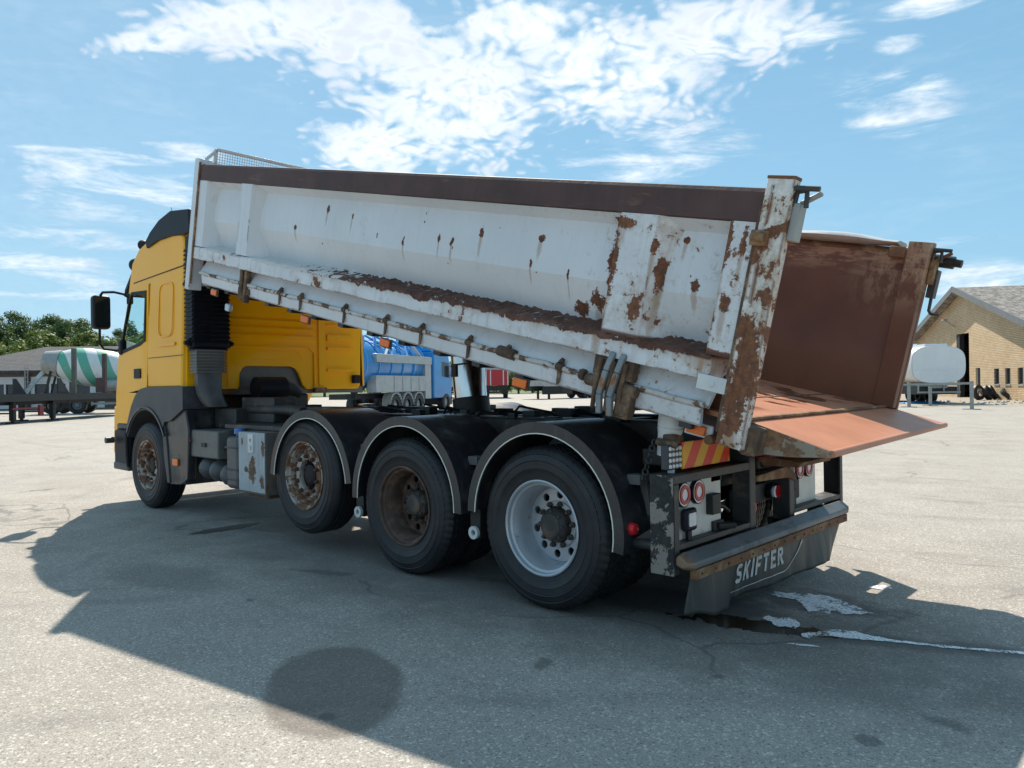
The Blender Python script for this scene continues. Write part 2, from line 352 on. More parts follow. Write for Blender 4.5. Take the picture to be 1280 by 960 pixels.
def ground_mat():
    mt, w, b = newmat('asphalt')
    P = w.n('ShaderNodeTexCoord').outputs['Object']; x, y, z = w.xyz(P)
    n1 = w.noise(P, .16, 5, .6); n2 = w.noise(P, 1.3, 6, .62); n3 = w.noise(P, 60, 3, .7)
    v = w.vor(P, 190).outputs['Color']
    vv = w.xyz(v)[0]
    c = w.mix(w.ss(n2, .3, .7), (.305, .272, .236), (.375, .336, .292))
    c = w.mix(w.ss(n1, .35, .7), c, w.mix(.5, c, (.39, .36, .325)))
    c = w.mix(w.ss(vv, .0, 1.0), w.mix(1.0, c, (.74, .74, .75), 'MULTIPLY'), w.mix(1.0, c, (1.22, 1.22, 1.2), 'MULTIPLY'))
    v2 = w.xyz(w.vor(P, 95).outputs['Color'])[1]
    c = w.mix(w.m('MULTIPLY', w.ss(v2, .88, .95), .75), c, (.60, .57, .52))
    c = w.mix(w.ss(w.xyz(w.vor(P, 120).outputs['Color'])[2], .955, .985), c, (.19, .18, .165))
    c = w.mix(w.m('MULTIPLY', w.ss(n3, .5, .8), .25), c, (.12, .12, .125))
    # long faint tyre sweeps and paving seams
    seam = w.noise(w.vm('MULTIPLY', P, (.07, .9, 1)), 1.6, 5, .6)
    c = w.mix(w.m('MULTIPLY', w.ss(seam, .54, .72), .22), c, (.13, .125, .12))
    nse = w.m('SUBTRACT', w.noise(P, 2.2, 5, .6), .5)
    nsf = w.m('SUBTRACT', w.noise(P, 9.0, 5, .65), .5)
    rough = .85
    def st(cx, cy, a, b_, rot, amp=1.0, s0=1.08, s1=.9, fine=0.0):
        dx = w.m('SUBTRACT', x, cx); dy = w.m('SUBTRACT', y, cy); cc, sn = cos(rot), sin(rot)
        u = w.m('DIVIDE', w.m('ADD', w.m('MULTIPLY', dx, cc), w.m('MULTIPLY', dy, sn)), a)
        q = w.m('DIVIDE', w.m('SUBTRACT', w.m('MULTIPLY', dy, cc), w.m('MULTIPLY', dx, sn)), b_)
        r = w.m('SQRT', w.m('ADD', w.m('MULTIPLY', u, u), w.m('MULTIPLY', q, q)))
        r = w.m('ADD', r, w.m('ADD', w.m('MULTIPLY', nse, amp), w.m('MULTIPLY', nsf, fine)))
        return w.ss(r, s0, s1)
    # hairline cracks and a couple of sealed joints
    ck = w.vor(w.vm('ADD', P, w.vm('SCALE', w.noisec(P, 1.2, 4), sc=.5)), .32, 'DISTANCE_TO_EDGE').outputs['Distance']
    c = w.mix(w.m('MULTIPLY', w.m('MULTIPLY', w.ss(ck, .006, .001), w.ss(w.noise(P, .5, 3), .48, .56)), .55), c, (.09, .085, .08))
    grit = w.m('MULTIPLY', w.ss(w.noise(P, 3.1, 7, .7), .60, .72), w.ss(w.noise(P, 45, 2, .5), .52, .60))
    c = w.mix(w.m('MULTIPLY', grit, .35), c, (.50, .46, .40))
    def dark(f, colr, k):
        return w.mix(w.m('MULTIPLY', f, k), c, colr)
    # faint curved tyre sweeps across the yard
    for (cx_, cy_, rr_, ww_) in ((14, -16, 19.0, .13), (14, -16, 20.9, .13), (-6, 22, 19.5, .12), (-6, 22, 21.4, .12), (2, 34, 27.0, .15), (2, 34, 29.0, .15), (-30, -30, 36.0, .12), (-30, -30, 37.9, .12)):
        dx = w.m('SUBTRACT', x, cx_); dy = w.m('SUBTRACT', y, cy_)
        rd_ = w.m('SQRT', w.m('ADD', w.m('MULTIPLY', dx, dx), w.m('MULTIPLY', dy, dy)))
        rd_ = w.m('ABSOLUTE', w.m('SUBTRACT', w.m('ADD', rd_, w.m('MULTIPLY', nse, .25)), rr_))
        c = w.mix(w.m('MULTIPLY', w.m('MULTIPLY', w.ss(rd_, ww_, .02), w.ss(w.noise(P, 1.1, 4, .7), .38, .62)), .30), c, (.14, .135, .13))
    # dried round spill in the foreground
    c = dark(st(.03, -2.79, .56, .33, R(-32), .35), (.105, .085, .070), .62)
    # broad patch darkening the asphalt colour for shade beside and under the lorry
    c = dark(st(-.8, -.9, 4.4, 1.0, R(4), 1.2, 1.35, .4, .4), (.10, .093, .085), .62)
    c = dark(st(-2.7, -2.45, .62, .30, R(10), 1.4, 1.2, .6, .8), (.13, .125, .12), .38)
    # oil puddle by the tool box, small drips, wet run under the rear flap
    oil = st(-4.25, -1.2, .14, .42, R(4), .6, 1.0, .94, .8)
    wet = st(1.12, -.66, .46, .12, R(14), 1.0, 1.0, .92, 2.0)
    wet2 = st(.55, -.55, .75, .32, R(8), 1.3, 1.2, .6)
    c = dark(wet2, (.045, .042, .04), .7)
    damp = w.m('MAXIMUM', st(1.27, .02, .46, .24, R(5), 1.2, 1.3, .7, 1.5), st(1.9, -.42, .75, .10, R(24), 1.0, 1.4, .5, 1.2))
    c = dark(damp, (.06, .056, .052), .5)
    c = dark(oil, (.045, .036, .028), .95); c = dark(wet, (.035, .022, .012), .95)
    for a in ((.59, -1.91, .12, .035, R(-60)), (2.3, -1.33, .10, .07, 0), (-1.62, -2.35, .05, .03, 0), (2.1, -1.7, .06, .05, 0), (1.35, -1.5, .05, .03, 1), (.3, -3.0, .04, .03, 0), (-.6, -.9, .3, .08, R(12)),
              (3.3, 1.2, .5, .06, R(-20)), (-1.9, -1.6, .25, .06, R(20))):
        c = dark(st(*a, 1.5, 1.15, .55, 2.6), (.075, .07, .065), .55)
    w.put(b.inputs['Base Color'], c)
    rg = w.m('SUBTRACT', .85, w.m('MULTIPLY', w.m('MAXIMUM', oil, wet), .72))
    w.put(b.inputs['Roughness'], rg)
    b.inputs['Specular IOR Level'].default_value = .35
    h = w.m('ADD', w.m('MULTIPLY', vv, .6), w.m('MULTIPLY', n3, .6))
    h = w.m('MULTIPLY', h, w.m('SUBTRACT', 1.0, w.m('MAXIMUM', oil, wet)))
    w.put(b.inputs['Normal'], w.bump(h, .55, .006)); MATS['asphalt'] = mt
ground_mat()
def foam_mat():
    mt, w, b = newmat('foam')
    P = w.n('ShaderNodeTexCoord').outputs['Object']
    n = w.noise(P, 7, 7, .7); n2 = w.noise(P, 70, 3, .6)
    fb = w.vor(P, 130, 'SMOOTH_F1').outputs['Distance']
    a = w.m('MULTIPLY', w.ss(w.m('ADD', n, w.m('MULTIPLY', n2, .45)), .56, .74), w.ss(fb, .75, .35, .45, 1.0))
    tr = w.n('ShaderNodeBsdfTransparent'); mx = w.n('ShaderNodeMixShader')
    b.inputs['Base Color'].default_value = (.90, .92, .93, 1); b.inputs['Roughness'].default_value = .6
    w.put(mx.inputs[0], a); w.L.new(tr.outputs[0], mx.inputs[1]); w.L.new(b.outputs[0], mx.inputs[2])
    out = mt.node_tree.nodes['Material Output']; w.L.new(mx.outputs[0], out.inputs[0]); MATS['foam'] = mt
foam_mat()
def brick_mat(name, c1, c2, mort, sc=1.0, axes='XZ'):
    mt, w, b = newmat(name)
    P = w.n('ShaderNodeTexCoord').outputs['Object']; x, y, z = w.xyz(P)
    o = w.n('ShaderNodeTexBrick'); vec = w.comb(x if axes[0] == 'X' else y, z, 0)
    w.put(o.inputs['Vector'], vec); w.put(o.inputs['Color1'], c1); w.put(o.inputs['Color2'], c2); w.put(o.inputs['Mortar'], mort)
    o.inputs['Scale'].default_value = 1.0; o.inputs['Brick Width'].default_value = .24*sc; o.inputs['Row Height'].default_value = .075*sc
    o.inputs['Mortar Size'].default_value = .010*sc; o.inputs['Bias'].default_value = .1
    c = w.mix(w.ss(w.noise(P, .7, 5, .6), .3, .7), o.outputs[0], w.mix(1.0, o.outputs[0], (.86, .84, .8), 'MULTIPLY'))
    w.put(b.inputs['Base Color'], c); b.inputs['Roughness'].default_value = .85; MATS[name] = mt
brick_mat('yellow_brick', (.74, .55, .34), (.64, .46, .27), (.30, .25, .19), 1.5)
brick_mat('brown_brick', (.20, .15, .12), (.15, .11, .09), (.10, .09, .08))
def roof_mat(name, ca, cb, f1=3.0, f2=1.5):
    mt, w, b = newmat(name)
    P = w.n('ShaderNodeTexCoord').outputs['Object']; x, y, z = w.xyz(P)
    row = w.m('ABSOLUTE', w.m('SINE', w.m('MULTIPLY', y, pi/.34)))
    colm = w.m('ABSOLUTE', w.m('SINE', w.m('MULTIPLY', x, pi/.3)))
    h = w.m('MULTIPLY', row, colm)
    n = w.noise(P, 2.5, 8, .7)
    c = w.mix(w.ss(n, .38, .62), ca, cb)
    c = w.mix(w.ss(row, .25, .0), c, w.mix(1.0, c, (.45, .45, .45), 'MULTIPLY'))
    w.put(b.inputs['Base Color'], c); b.inputs['Roughness'].default_value = .85
    w.put(b.inputs['Normal'], w.bump(h, .6, .04)); MATS[name] = mt
roof_mat('roof_brown', (.10, .088, .08), (.30, .275, .25)); roof_mat('roof_dark', (.034, .035, .041), (.060, .061, .068))
def leaf_mat(name, ca, cb):
    mt, w, b = newmat(name)
    g = w.n('ShaderNodeNewGeometry'); oi = w.n('ShaderNodeObjectInfo')
    f = w.m('FRACT', w.m('ADD', g.outputs['Random Per Island'], w.m('MULTIPLY', oi.outputs['Random'], .6)))
    n = w.noise(w.n('ShaderNodeTexCoord').outputs['Object'], .9, 3)
    c = w.mix(w.m('ADD', w.m('MULTIPLY', f, .5), w.ss(n, .35, .65, 0, .5)), ca, cb)
    c = w.mix(w.m('MULTIPLY', w.m('SUBTRACT', oi.outputs['Random'], .5), .5), c, (cb[0]*1.2, cb[1]*1.05, cb[2]*.7))
    w.put(b.inputs['Base Color'], c); b.inputs['Roughness'].default_value = .6
    b.inputs['Subsurface Weight'].default_value = 0
    tr = w.n('ShaderNodeBsdfTranslucent'); w.put(tr.inputs[0], c); mx = w.n('ShaderNodeMixShader'); mx.inputs[0].default_value = .35
    w.L.new(b.outputs[0], mx.inputs[1]); w.L.new(tr.outputs[0], mx.inputs[2])
    w.L.new(mx.outputs[0], mt.node_tree.nodes['Material Output'].inputs[0]); MATS[name] = mt
leaf_mat('leaf_dark', (.042, .085, .026), (.11, .17, .045)); leaf_mat('leaf_light', (.07, .12, .02), (.19, .24, .045))
paint('bark', (.09, .07, .05), .9, 0, .3, 4, bump=.5, bscale=20)
paint('grass', (.09, .13, .04), .95, 0, .4, .5, bump=.3, bscale=3, dirt=((.16, .17, .06), .4, .4))
paint('gravel', (.34, .29, .23), .95, 0, .3, 3, bump=1.0, bscale=8, dirt=((.22, .19, .15), .5, 4))
paint('concrete', (.42, .40, .37), .8, 0, .2, 5, bump=.3, bscale=20)
paint('galv', (.30, .31, .30), .5, .3, .15, 4)
paint('white_wall', (.56, .57, .57), .7, 0, .08, 1)
paint('fascia', (.16, .165, .17), .6, 0, .1, 2)
paint('window_dark', (.03, .04, .05), .15, 0, .2, 1)
paint('door_dark', (.015, .016, .018), .7)
paint('tank_white', (.72, .73, .74), .35, .1, .05, .8, streak=.15)
paint('tank_side', (.66, .66, .65), .4, .2, .06, .8, streak=.2)
paint('truck_blue', (.015, .25, .62), .3, 0, .08, 2, coat=.4)
paint('truck_blue_light', (.018, .22, .54), .3, 0, .1, 2, coat=.4)
paint('silver_panel', (.42, .43, .43), .4, .3, .12, 3, rust=(.08, 6, (.12, .12, .12)), streak=.3)
paint('trailer_red', (.42, .018, .025), .4, 0, .1, 2, streak=.1)
paint('red_dull', (.20, .02, .02), .5, 0, .2, 3)
paint('tarp_grey', (.36, .37, .38), .7, 0, .1, 1.5)
paint('skin', (.50, .28, .20), .6, 0, .05)
paint('hair', (.06, .04, .025), .7); paint('shorts_blue', (.05, .10, .26), .8); paint('shirt_blue', (.10, .22, .5), .8); paint('shoe', (.05, .05, .05), .7)
paint('blue_plastic', (.05, .25, .60), .45, 0, .2, 6, bump=.5, bscale=6)
paint('wood_stake', (.10, .10, .085), .7, 0, .2, 4); paint('stake_brown', (.09, .05, .045), .7, 0, .2, 4)
def drum_mat():
    mt, w, b = newmat('drum_stripes')
    P = w.n('ShaderNodeTexCoord').outputs['Object']; x, y, z = w.xyz(P)
    a = w.m('DIVIDE', w.m('ARCTAN2', z, y), 2*pi)
    t = w.m('FRACT', w.m('ADD', w.m('MULTIPLY', x, .80), w.m('MULTIPLY', a, -3.0)))
    f = w.m('MULTIPLY', w.ss(t, .0, .03), w.ss(t, .52, .49))
    n = w.noise(P, 3, 6, .7)
    c = w.mix(f, (.66, .68, .66), (.10, .37, .27)); c = w.mix(w.m('MULTIPLY', w.ss(n, .5, .75), .4), c, (.35, .34, .31))
    w.put(b.inputs['Base Color'], c); b.inputs['Roughness'].default_value = .5; MATS['drum_stripes'] = mt
drum_mat()

# ------------------------------------------------------------------ mesh helpers
def wm(o):
    M = o.matrix_basis.copy()
    while o.parent: o = o.parent; M = o.matrix_basis @ M
    return M
class MB:
    def __init__(s): s.v = []; s.f = []; s.mi = []; s.cur = 0
    def add(s, vs, fs):
        b = len(s.v); s.v += [V(p) for p in vs]; s.f += [tuple(b+i for i in f) for f in fs]; s.mi += [s.cur]*len(fs); return s
    def box(s, a, b, rot=None, c=None):
        x0, y0, z0 = a; x1, y1, z1 = b
        vs = [V((x, y, z)) for z in (z0, z1) for y in (y0, y1) for x in (x0, x1)]
        if rot is not None:
            c = V(c) if c is not None else (V(a)+V(b))/2
            vs = [c+rot @ (p-c) for p in vs]
        return s.add(vs, [(0, 2, 3, 1), (4, 5, 7, 6), (0, 1, 5, 4), (2, 6, 7, 3), (0, 4, 6, 2), (1, 3, 7, 5)])
    def bar(s, p, q, w, h=None, upv=(0, 0, 1)):
        h = h or w; p = V(p); q = V(q); d = (q-p).normalized(); u = V(upv)
        if abs(d.dot(u)) > .98: u = V((1, 0, 0))
        r = d.cross(u).normalized(); u = r.cross(d)
        vs = [e+r*sx*w/2+u*sz*h/2 for e in (p, q) for sz in (-1, 1) for sx in (-1, 1)]
        return s.add(vs, [(0, 1, 3, 2), (4, 6, 7, 5), (0, 4, 5, 1), (2, 3, 7, 6), (0, 2, 6, 4), (1, 5, 7, 3)])
    def tube(s, pts, rad, n=10, cap=True, close=False):
        pts = [V(p) for p in pts]; rs = rad if hasattr(rad, '__len__') else [rad]*len(pts)
        rings = []; pr = None
        for i, p in enumerate(pts):
            d = (pts[min(i+1, len(pts)-1)]-pts[max(i-1, 0)]).normalized()
            if pr is None: pr = d.orthogonal().normalized()
            pr = (pr-d*pr.dot(d)); pr = pr.normalized() if pr.length > 1e-6 else d.orthogonal().normalized()
            q = d.cross(pr); rings.append([p+(pr*cos(2*pi*k/n)+q*sin(2*pi*k/n))*rs[i] for k in range(n)])
        vs = [p for r_ in rings for p in r_]; fs = []
        for i in range(len(pts)-1):
            for k in range(n): fs.append((i*n+k, i*n+(k+1) % n, (i+1)*n+(k+1) % n, (i+1)*n+k))
        if cap: fs.append(tuple(range(n))[::-1]); fs.append(tuple((len(pts)-1)*n+k for k in range(n)))
        return s.add(vs, fs)
    def lathe(s, prof, n=48, axis='Y', c=(0, 0, 0), closed=False, mod=None):
        """prof = [(radius, offset along the axis)]"""
        c = V(c); vs = []
        for i, (r, a) in enumerate(prof):
            for k in range(n):
                t = 2*pi*k/n; rr, aa = mod(i, k, r, a) if mod else (r, a)
                u, v = rr*cos(t), rr*sin(t)
                vs.append(c+(V((u, aa, v)) if axis == 'Y' else V((aa, u, v)) if axis == 'X' else V((u, v, aa))))
        m_ = len(prof); fs = []
        for i in range(m_ if closed else m_-1):
            j = (i+1) % m_
            for k in range(n): fs.append((i*n+k, i*n+(k+1) % n, j*n+(k+1) % n, j*n+k))
        if not closed:
            if prof[0][0] > 1e-4: fs.append(tuple(range(n)))
            if prof[-1][0] > 1e-4: fs.append(tuple((m_-1)*n+k for k in range(n)))
        return s.add(vs, fs)
    def plate(s, poly, t, M, holes=()):
        """poly: 2-D outline; M maps (u, v, w) -> 3-D point; extruded w = 0..t; holes are real openings"""
        loops = [list(poly)]+[list(h) for h in holes]
        tri = tessellate_polygon([[V((p[0], p[1], 0)) for p in l] for l in loops])
        flat = [p for l in loops for p in l]; n = len(flat)
        vs = [M(p[0], p[1], 0) for p in flat]+[M(p[0], p[1], t) for p in flat]
        fs = [tuple(f) for f in tri]+[tuple(i+n for i in f[::-1]) for f in tri]
        b = 0
        for l in loops:
            k = len(l)
            for i in range(k): fs.append((b+i, b+(i+1) % k, n+b+(i+1) % k, n+b+i))
            b += k
        return s.add(vs, fs)
    def build(s, name, mat, parent=None, space='world', smooth=35, bev=0.0, seg=2, loc=None):
        me = bpy.data.meshes.new(name); vs = s.v
        if loc is not None: vs = [p-V(loc) for p in vs]
        elif parent is not None and space == 'world':
            Mi = wm(parent).inverted(); vs = [Mi @ p for p in vs]
        me.from_pydata([tuple(p) for p in vs], [], s.f)
        bm = bmesh.new(); bm.from_mesh(me); bmesh.ops.recalc_face_normals(bm, faces=bm.faces); bm.to_mesh(me); bm.free()
        mats = mat if isinstance(mat, (list, tuple)) else [mat]
        for m_ in mats: me.materials.append(MATS[m_])
        if len(mats) > 1:
            for p, i in zip(me.polygons, s.mi): p.material_index = i
        if smooth:
            me.shade_smooth(); me.set_sharp_from_angle(angle=R(smooth))
        o = bpy.data.objects.new(name, me); col.objects.link(o)
        if parent is not None: o.parent = parent
        if loc is not None: o.location = V(loc)
        if bev:
            md = o.modifiers.new('bevel', 'BEVEL'); md.width = bev; md.segments = seg; md.limit_method = 'ANGLE'; md.angle_limit = R(40); md.harden_normals = False
        return o
def tag(o, label=None, cat=None, group=None, kind=None):
    if label: o['label'] = label
    if cat: o['category'] = cat
    if group: o['group'] = group
    if kind: o['kind'] = kind
    return o
def empty(name, loc, label, cat, rz=0.0, group=None):
    o = bpy.data.objects.new(name, None); col.objects.link(o); o.location = loc; o.rotation_euler = (0, 0, rz); o.empty_display_size = .2
    return tag(o, label, cat, group)
def copy_tree(o, parent=None):
    c = o.copy(); col.objects.link(c); c.parent = parent
    for ch in [k for k in bpy.data.objects if k.parent == o]: copy_tree(ch, c)
    return c
FH = V((-sin(YAW), cos(YAW), 0)); RH = V((cos(YAW), sin(YAW), 0)); C0 = V((CX, CY, 0))
def G(D, lat, z=0.0): return C0+FH*D+RH*lat+V((0, 0, z))
def rrect(x0, y0, x1, y1, r, n=4):
    pts = []
    for cx, cy, a0 in ((x1-r, y1-r, 0), (x0+r, y1-r, 90), (x0+r, y0+r, 180), (x1-r, y0+r, 270)):
        for k in range(n+1):
            a = R(a0+90*k/n); pts.append((cx+r*cos(a), cy+r*sin(a)))
    return pts
def XZ(y, sgn=1): return lambda u, v, w_: V((u, y+sgn*w_, v))        # plate in the x-z plane
def YZ(x, sgn=1): return lambda u, v, w_: V((x+sgn*w_, u, v))        # plate in the y-z plane

# ------------------------------------------------------------------ the setting
def build_ground():
    b = MB(); b.add([(-900, -900, 0), (900, -900, 0), (900, 900, 0), (-900, 900, 0)], [(0, 1, 2, 3)])
    tag(b.build('ground', 'asphalt', None, smooth=0), kind='structure')
    # gravelly verge in front of the brick building
    b = MB(); pts = []
    n = 40
    near = [G(37.5+1.2*mn.noise(V((i*.4, 0, 3))), 14+i*.9, .004) for i in range(n)]
    far = [G(70, 14+i*1.4, .004) for i in range(n)]
    b.add(near+far, [(i, i+1, n+i+1, n+i) for i in range(n-1)])
    tag(b.build('gravel_verge', 'gravel', None, smooth=0), kind='structure')
    b = MB()
    near = [G(114, -140+i*3, .004) for i in range(80)]; far = [G(400, -300+i*8, .004) for i in range(80)]
    b.add(near+far, [(i, i+1, 80+i+1, 80+i) for i in range(79)])
    tag(b.build('grass_verge', 'grass', None, smooth=0), kind='structure')
def hill_h(D, lat):
    k = max(0., min(1., (-lat-30)/75.)); k = k*k*(3-2*k)
    d = max(0., min(1., (D-72)/70.)); d = d*d*(3-2*d)
    return 8.6*k*d
def build_hill():
    nx, ny = 50, 40; vs = []
    for j in range(ny):
        for i in range(nx):
            D = 66+j*5.5; lat = -190+i*3.5*(190/170)
            h = hill_h(D, lat); vs.append(G(D, lat, -.3+h+(.5*mn.noise(V((i*.3, j*.3, 0))) if h > .3 else 0)))
    b = MB().add(vs, [(j*nx+i, j*nx+i+1, (j+1)*nx+i+1, (j+1)*nx+i) for j in range(ny-1) for i in range(nx-1)])
    tag(b.build('hill', 'grass', None, smooth=60), kind='structure')
build_ground(); build_hill()

def crown_mesh(seed, h, w_, nclump, nleaf, size):
    rnd = random.Random(seed); b = MB(); vs = []; fs = []
    cl = []
    for i in range(nclump):
        t = rnd.random(); zz = .22*h+.74*h*t
        rr = w_*sqrt(max(.05, 1-((t-.42)/.62)**2))*.9
        a = rnd.random()*2*pi; q = rr*sqrt(rnd.random())
        cl.append((V((q*cos(a), q*sin(a), zz)), (.32+.32*rnd.random())*w_*.62))
    for c, r in cl:
        for k in range(nleaf):
            d = V((rnd.gauss(0, 1), rnd.gauss(0, 1), rnd.gauss(0, .8))).normalized()
            p = c+d*r*(.55+.5*rnd.random())
            nrm = (d+V((rnd.uniform(-.7, .7), rnd.uniform(-.7, .7), rnd.uniform(-.3, .9)))).normalized()
            u = nrm.orthogonal().normalized(); v = nrm.cross(u); a = rnd.random()*pi
            u, v = u*cos(a)+v*sin(a), v*cos(a)-u*sin(a); s = size*rnd.uniform(.6, 1.3)
            i0 = len(vs); vs += [p-u*s, p-v*s*.6, p+u*s, p+v*s*.6]; fs.append((i0, i0+1, i0+2, i0+3))
    return b.add(vs, fs), cl
def make_tree(seed, h, w_, leaf, nclump=42, nleaf=95, size=.19):
    root = empty('deciduous_tree', (0, 0, 0), 'tree', 'tree')
    cb, cl = crown_mesh(seed, h, w_, nclump, nleaf, size)
    o = cb.build('crown', leaf, root, space='local', smooth=0)
    t = MB(); rnd = random.Random(seed+5)
    t.tube([(0, 0, -.8), (.05, .02, h*.15), (-.06, .05, h*.35), (.02, 0, h*.62), (0, 0, h*.82)], [.28, .22, .17, .09, .03], 8)
    for c, r in rnd.sample(cl, 9):
        z0 = h*rnd.uniform(.18, .45); t.tube([(0, 0, z0), (c.x*.5, c.y*.5, (z0+c.z)/2+.1), c], [.09, .06, .02], 6)
    t.build('trunk', 'bark', root, space='local')
    return root
def plant_trees():
    protos = [make_tree(11, 9, 3.3, 'leaf_dark'), make_tree(12, 8, 3.0, 'leaf_dark'), make_tree(13, 6.0, 2.7, 'leaf_light'), make_tree(14, 5.2, 2.5, 'leaf_light'), make_tree(15, 7, 2.6, 'leaf_light')]
    rnd = random.Random(3); used = set()
    def place(k, D, lat, s, label, group):
        p = protos[k]
        if k in used: o = copy_tree(p)
        else: o = p; used.add(k)
        o.location = G(D, lat, hill_h(D, lat)-.2); s *= .92; o.scale = (s, s, s*rnd.uniform(.85, 1.1)); o.rotation_euler = (0, 0, rnd.random()*6.3)
        tag(o, label, 'tree', group)
    LB = 'dark green broadleaf tree on the skyline of the wooded hill at the left'
    LF = 'light yellow-green broadleaf tree low on the wooded hill behind the dark-roofed building'
    for i in range(44):
        lat = -140+i*2.2+rnd.uniform(-1, 1)
        place(rnd.choice((0, 0, 1)), 140+rnd.uniform(-7, 7), lat, rnd.uniform(.9, 1.15)*(1.0 if lat < -75 else .92), LB, 'dark trees on the hill skyline')
    for row, (D, n, z) in enumerate(((124, 26, 0), (108, 26, 0), (92, 24, 0), (80, 22, 0))):
        for i in range(n):
            lat = (-D*.86)+i*(D*.50/n)+rnd.uniform(-1.3, 1.3)
            place(rnd.choice((2, 3, 4, 4) if row else (1, 4, 2)), D+rnd.uniform(-4, 4), lat, rnd.uniform(.85, 1.2), LF, 'light trees on the hillside')
    for i in range(16):
        place(rnd.choice((0, 1, 4, 2)), 122+rnd.uniform(-6, 6), -34+i*2.5, rnd.uniform(.8, 1.0), 'green tree beyond the yard, seen under the raised body behind the red trailers', 'trees at the back of the yard')
plant_trees()

# ------------------------------------------------------------------ brick building on the right
def brick_building():
    # local frame: x along the gable wall (0 = far left corner, 15.1 = near right corner), y = outwards to the left of it
    A = G(65.7, 35.5); B = G(44.6, 31.1)
    d = (B-A); L = d.length; rz = atan2(d.y, d.x)
    root = empty('brick_building', A, 'yellow brick gabled building with grey tiled roof, tall dark doorway and small windows', 'building', rz)
    # local +x towards B (near), local +y to the left of that direction = away from the yard or into it?
    side = -1 if V((-d.y, d.x, 0)).dot(C0-A) < 0 else 1          # side*y faces the camera
    EH, PH, T = 4.75, 8.0, .35
    def M(y0, sg): return lambda u, v, w_: V((u, y0+sg*w_, v))
    door = [(L*.431, .02), (L*.54, .02), (L*.54, 4.75), (L*.431, 4.75)]
    small = [(L*.592, .12, L*.63, 2.15)]+[(a, 1.0, a+.78, 2.05) for a in (L*.735, L*.812, L*.895)]
    holes = [door[::-1]]+[[(a, b_), (a, d_), (c, d_), (c, b_)] for a, b_, c, d_ in small]
    b = MB().plate([(0, 0), (L, 0), (L, EH), (L/2, PH), (0, EH)], T, M(0, -side), holes)
    Wd = 26
    b.box((L-T, min(0, -side*Wd), 0), (L-.002, max(0, -side*Wd), EH)) if False else None
    b.plate([(T, 0), (Wd, 0), (Wd, EH), (T, EH)], T, lambda u, v, w_: V((L-w_, -side*u, v)))
    b.plate([(T, 0), (Wd, 0), (Wd, EH), (T, EH)], T, lambda u, v, w_: V((w_, -side*u, v)))
    b.plate([(T, 0), (L-T, 0), (L-T, EH), (L/2, PH-.1), (T, EH)], T, lambda u, v, w_: V((u, -side*(Wd-w_), v)))
    b.build('wall', 'yellow_brick', root, space='local', smooth=0)
    r = MB(); ov = .75; sl = (PH-EH)/(L/2)
    for s_ in (0, 1):
        x0 = L/2; x1 = L+.55 if s_ else -.55; z0 = PH+.12; z1 = PH+.12-sl*(L/2+.55)
        y0 = side*ov; y1 = -side*(Wd+.5)
        vs = []
        for dz in (0, -.18):
            vs += [(x0, y0, z0+dz), (x1, y0, z1+dz), (x1, y1, z1+dz), (x0, y1, z0+dz)]
        r.add(vs, [(0, 1, 2, 3), (7, 6, 5, 4), (0, 4, 5, 1), (1, 5, 6, 2), (2, 6, 7, 3)])
    rf = r.build('roof', 'roof_brown', root, space='local', smooth=0)
    # roof windows band
    f = MB()
    for s_ in (0, 1):
        x1 = L+.6 if s_ else -.6; z0 = PH+.17; z1 = PH+.17-sl*(L/2+.6)
        f.bar((L/2, side*(ov+.02), z0-.16), (x1, side*(ov+.02), z1-.16), .05, .42, (0, 0, 1))
        f.bar((x1, side*(ov), z1-.1), (x1, -side*(Wd+.4), z1-.1), .12, .12)
    f.build('fascia', 'fascia', rf, space='local', smooth=0)
    s = MB(); s.box((L*.56, min(-side*3, -side*9), 6.6), (L*.66, max(-side*3, -side*9), 6.62)) if False else None
    # doorway: dark interior, sliding leaf pulled half across
    dr = MB(); dr.box((door[0][0]+.0, -.02 if side < 0 else -.30, .02), (door[0][0]+.6, .30 if side < 0 else .02, 4.7))
    dr.build('door_leaf', 'door_dark', root, space='local', smooth=0)
    dk = MB(); y0, y1 = sorted((-side*.5, -side*6)); dk.box((L*.5, y0, 0), (L*.85, y0+.05 if side < 0 else y1, 4.4)) if False else None
    for i, (a, b_, c, d_) in enumerate(small):
        g = MB(); y = -side*.16; g.box((a, y-.02, b_), (c, y+.02, d_))
        o = g.build('window', 'window_dark', root, space='local', smooth=0)
        fr = MB(); yy = -side*.10
        for p, q in (((a, b_), (c, b_)), ((a, d_), (c, d_)), ((a, b_), (a, d_)), ((c, b_), (c, d_))):
            fr.box((min(p[0], q[0])-.001, yy-.03, min(p[1], q[1])), (max(p[0], q[0])+.05, yy+.03, max(p[1], q[1])+.05))
        fr.build('window_frame', 'white_wall' if i == 0 else 'fascia', o, space='local', smooth=0)
        if i:
            sl_ = MB(); sl_.box((a-.05, min(0, side*.05), b_-.07), (c+.05, max(0, side*.05), b_)); sl_.build('window_sill', 'concrete', o, space='local', smooth=0)
    # wall lamp over the door
    lp = MB(); lp.bar((L*.42, side*.02, 5.35), (L*.42, side*.75, 5.85), .06); lp.box((L*.42-.25, side*.75-.15, 5.8), (L*.42+.25, side*.75+.15, 5.95))
    lp.build('wall_lamp', 'galv', root, space='local')
brick_building()

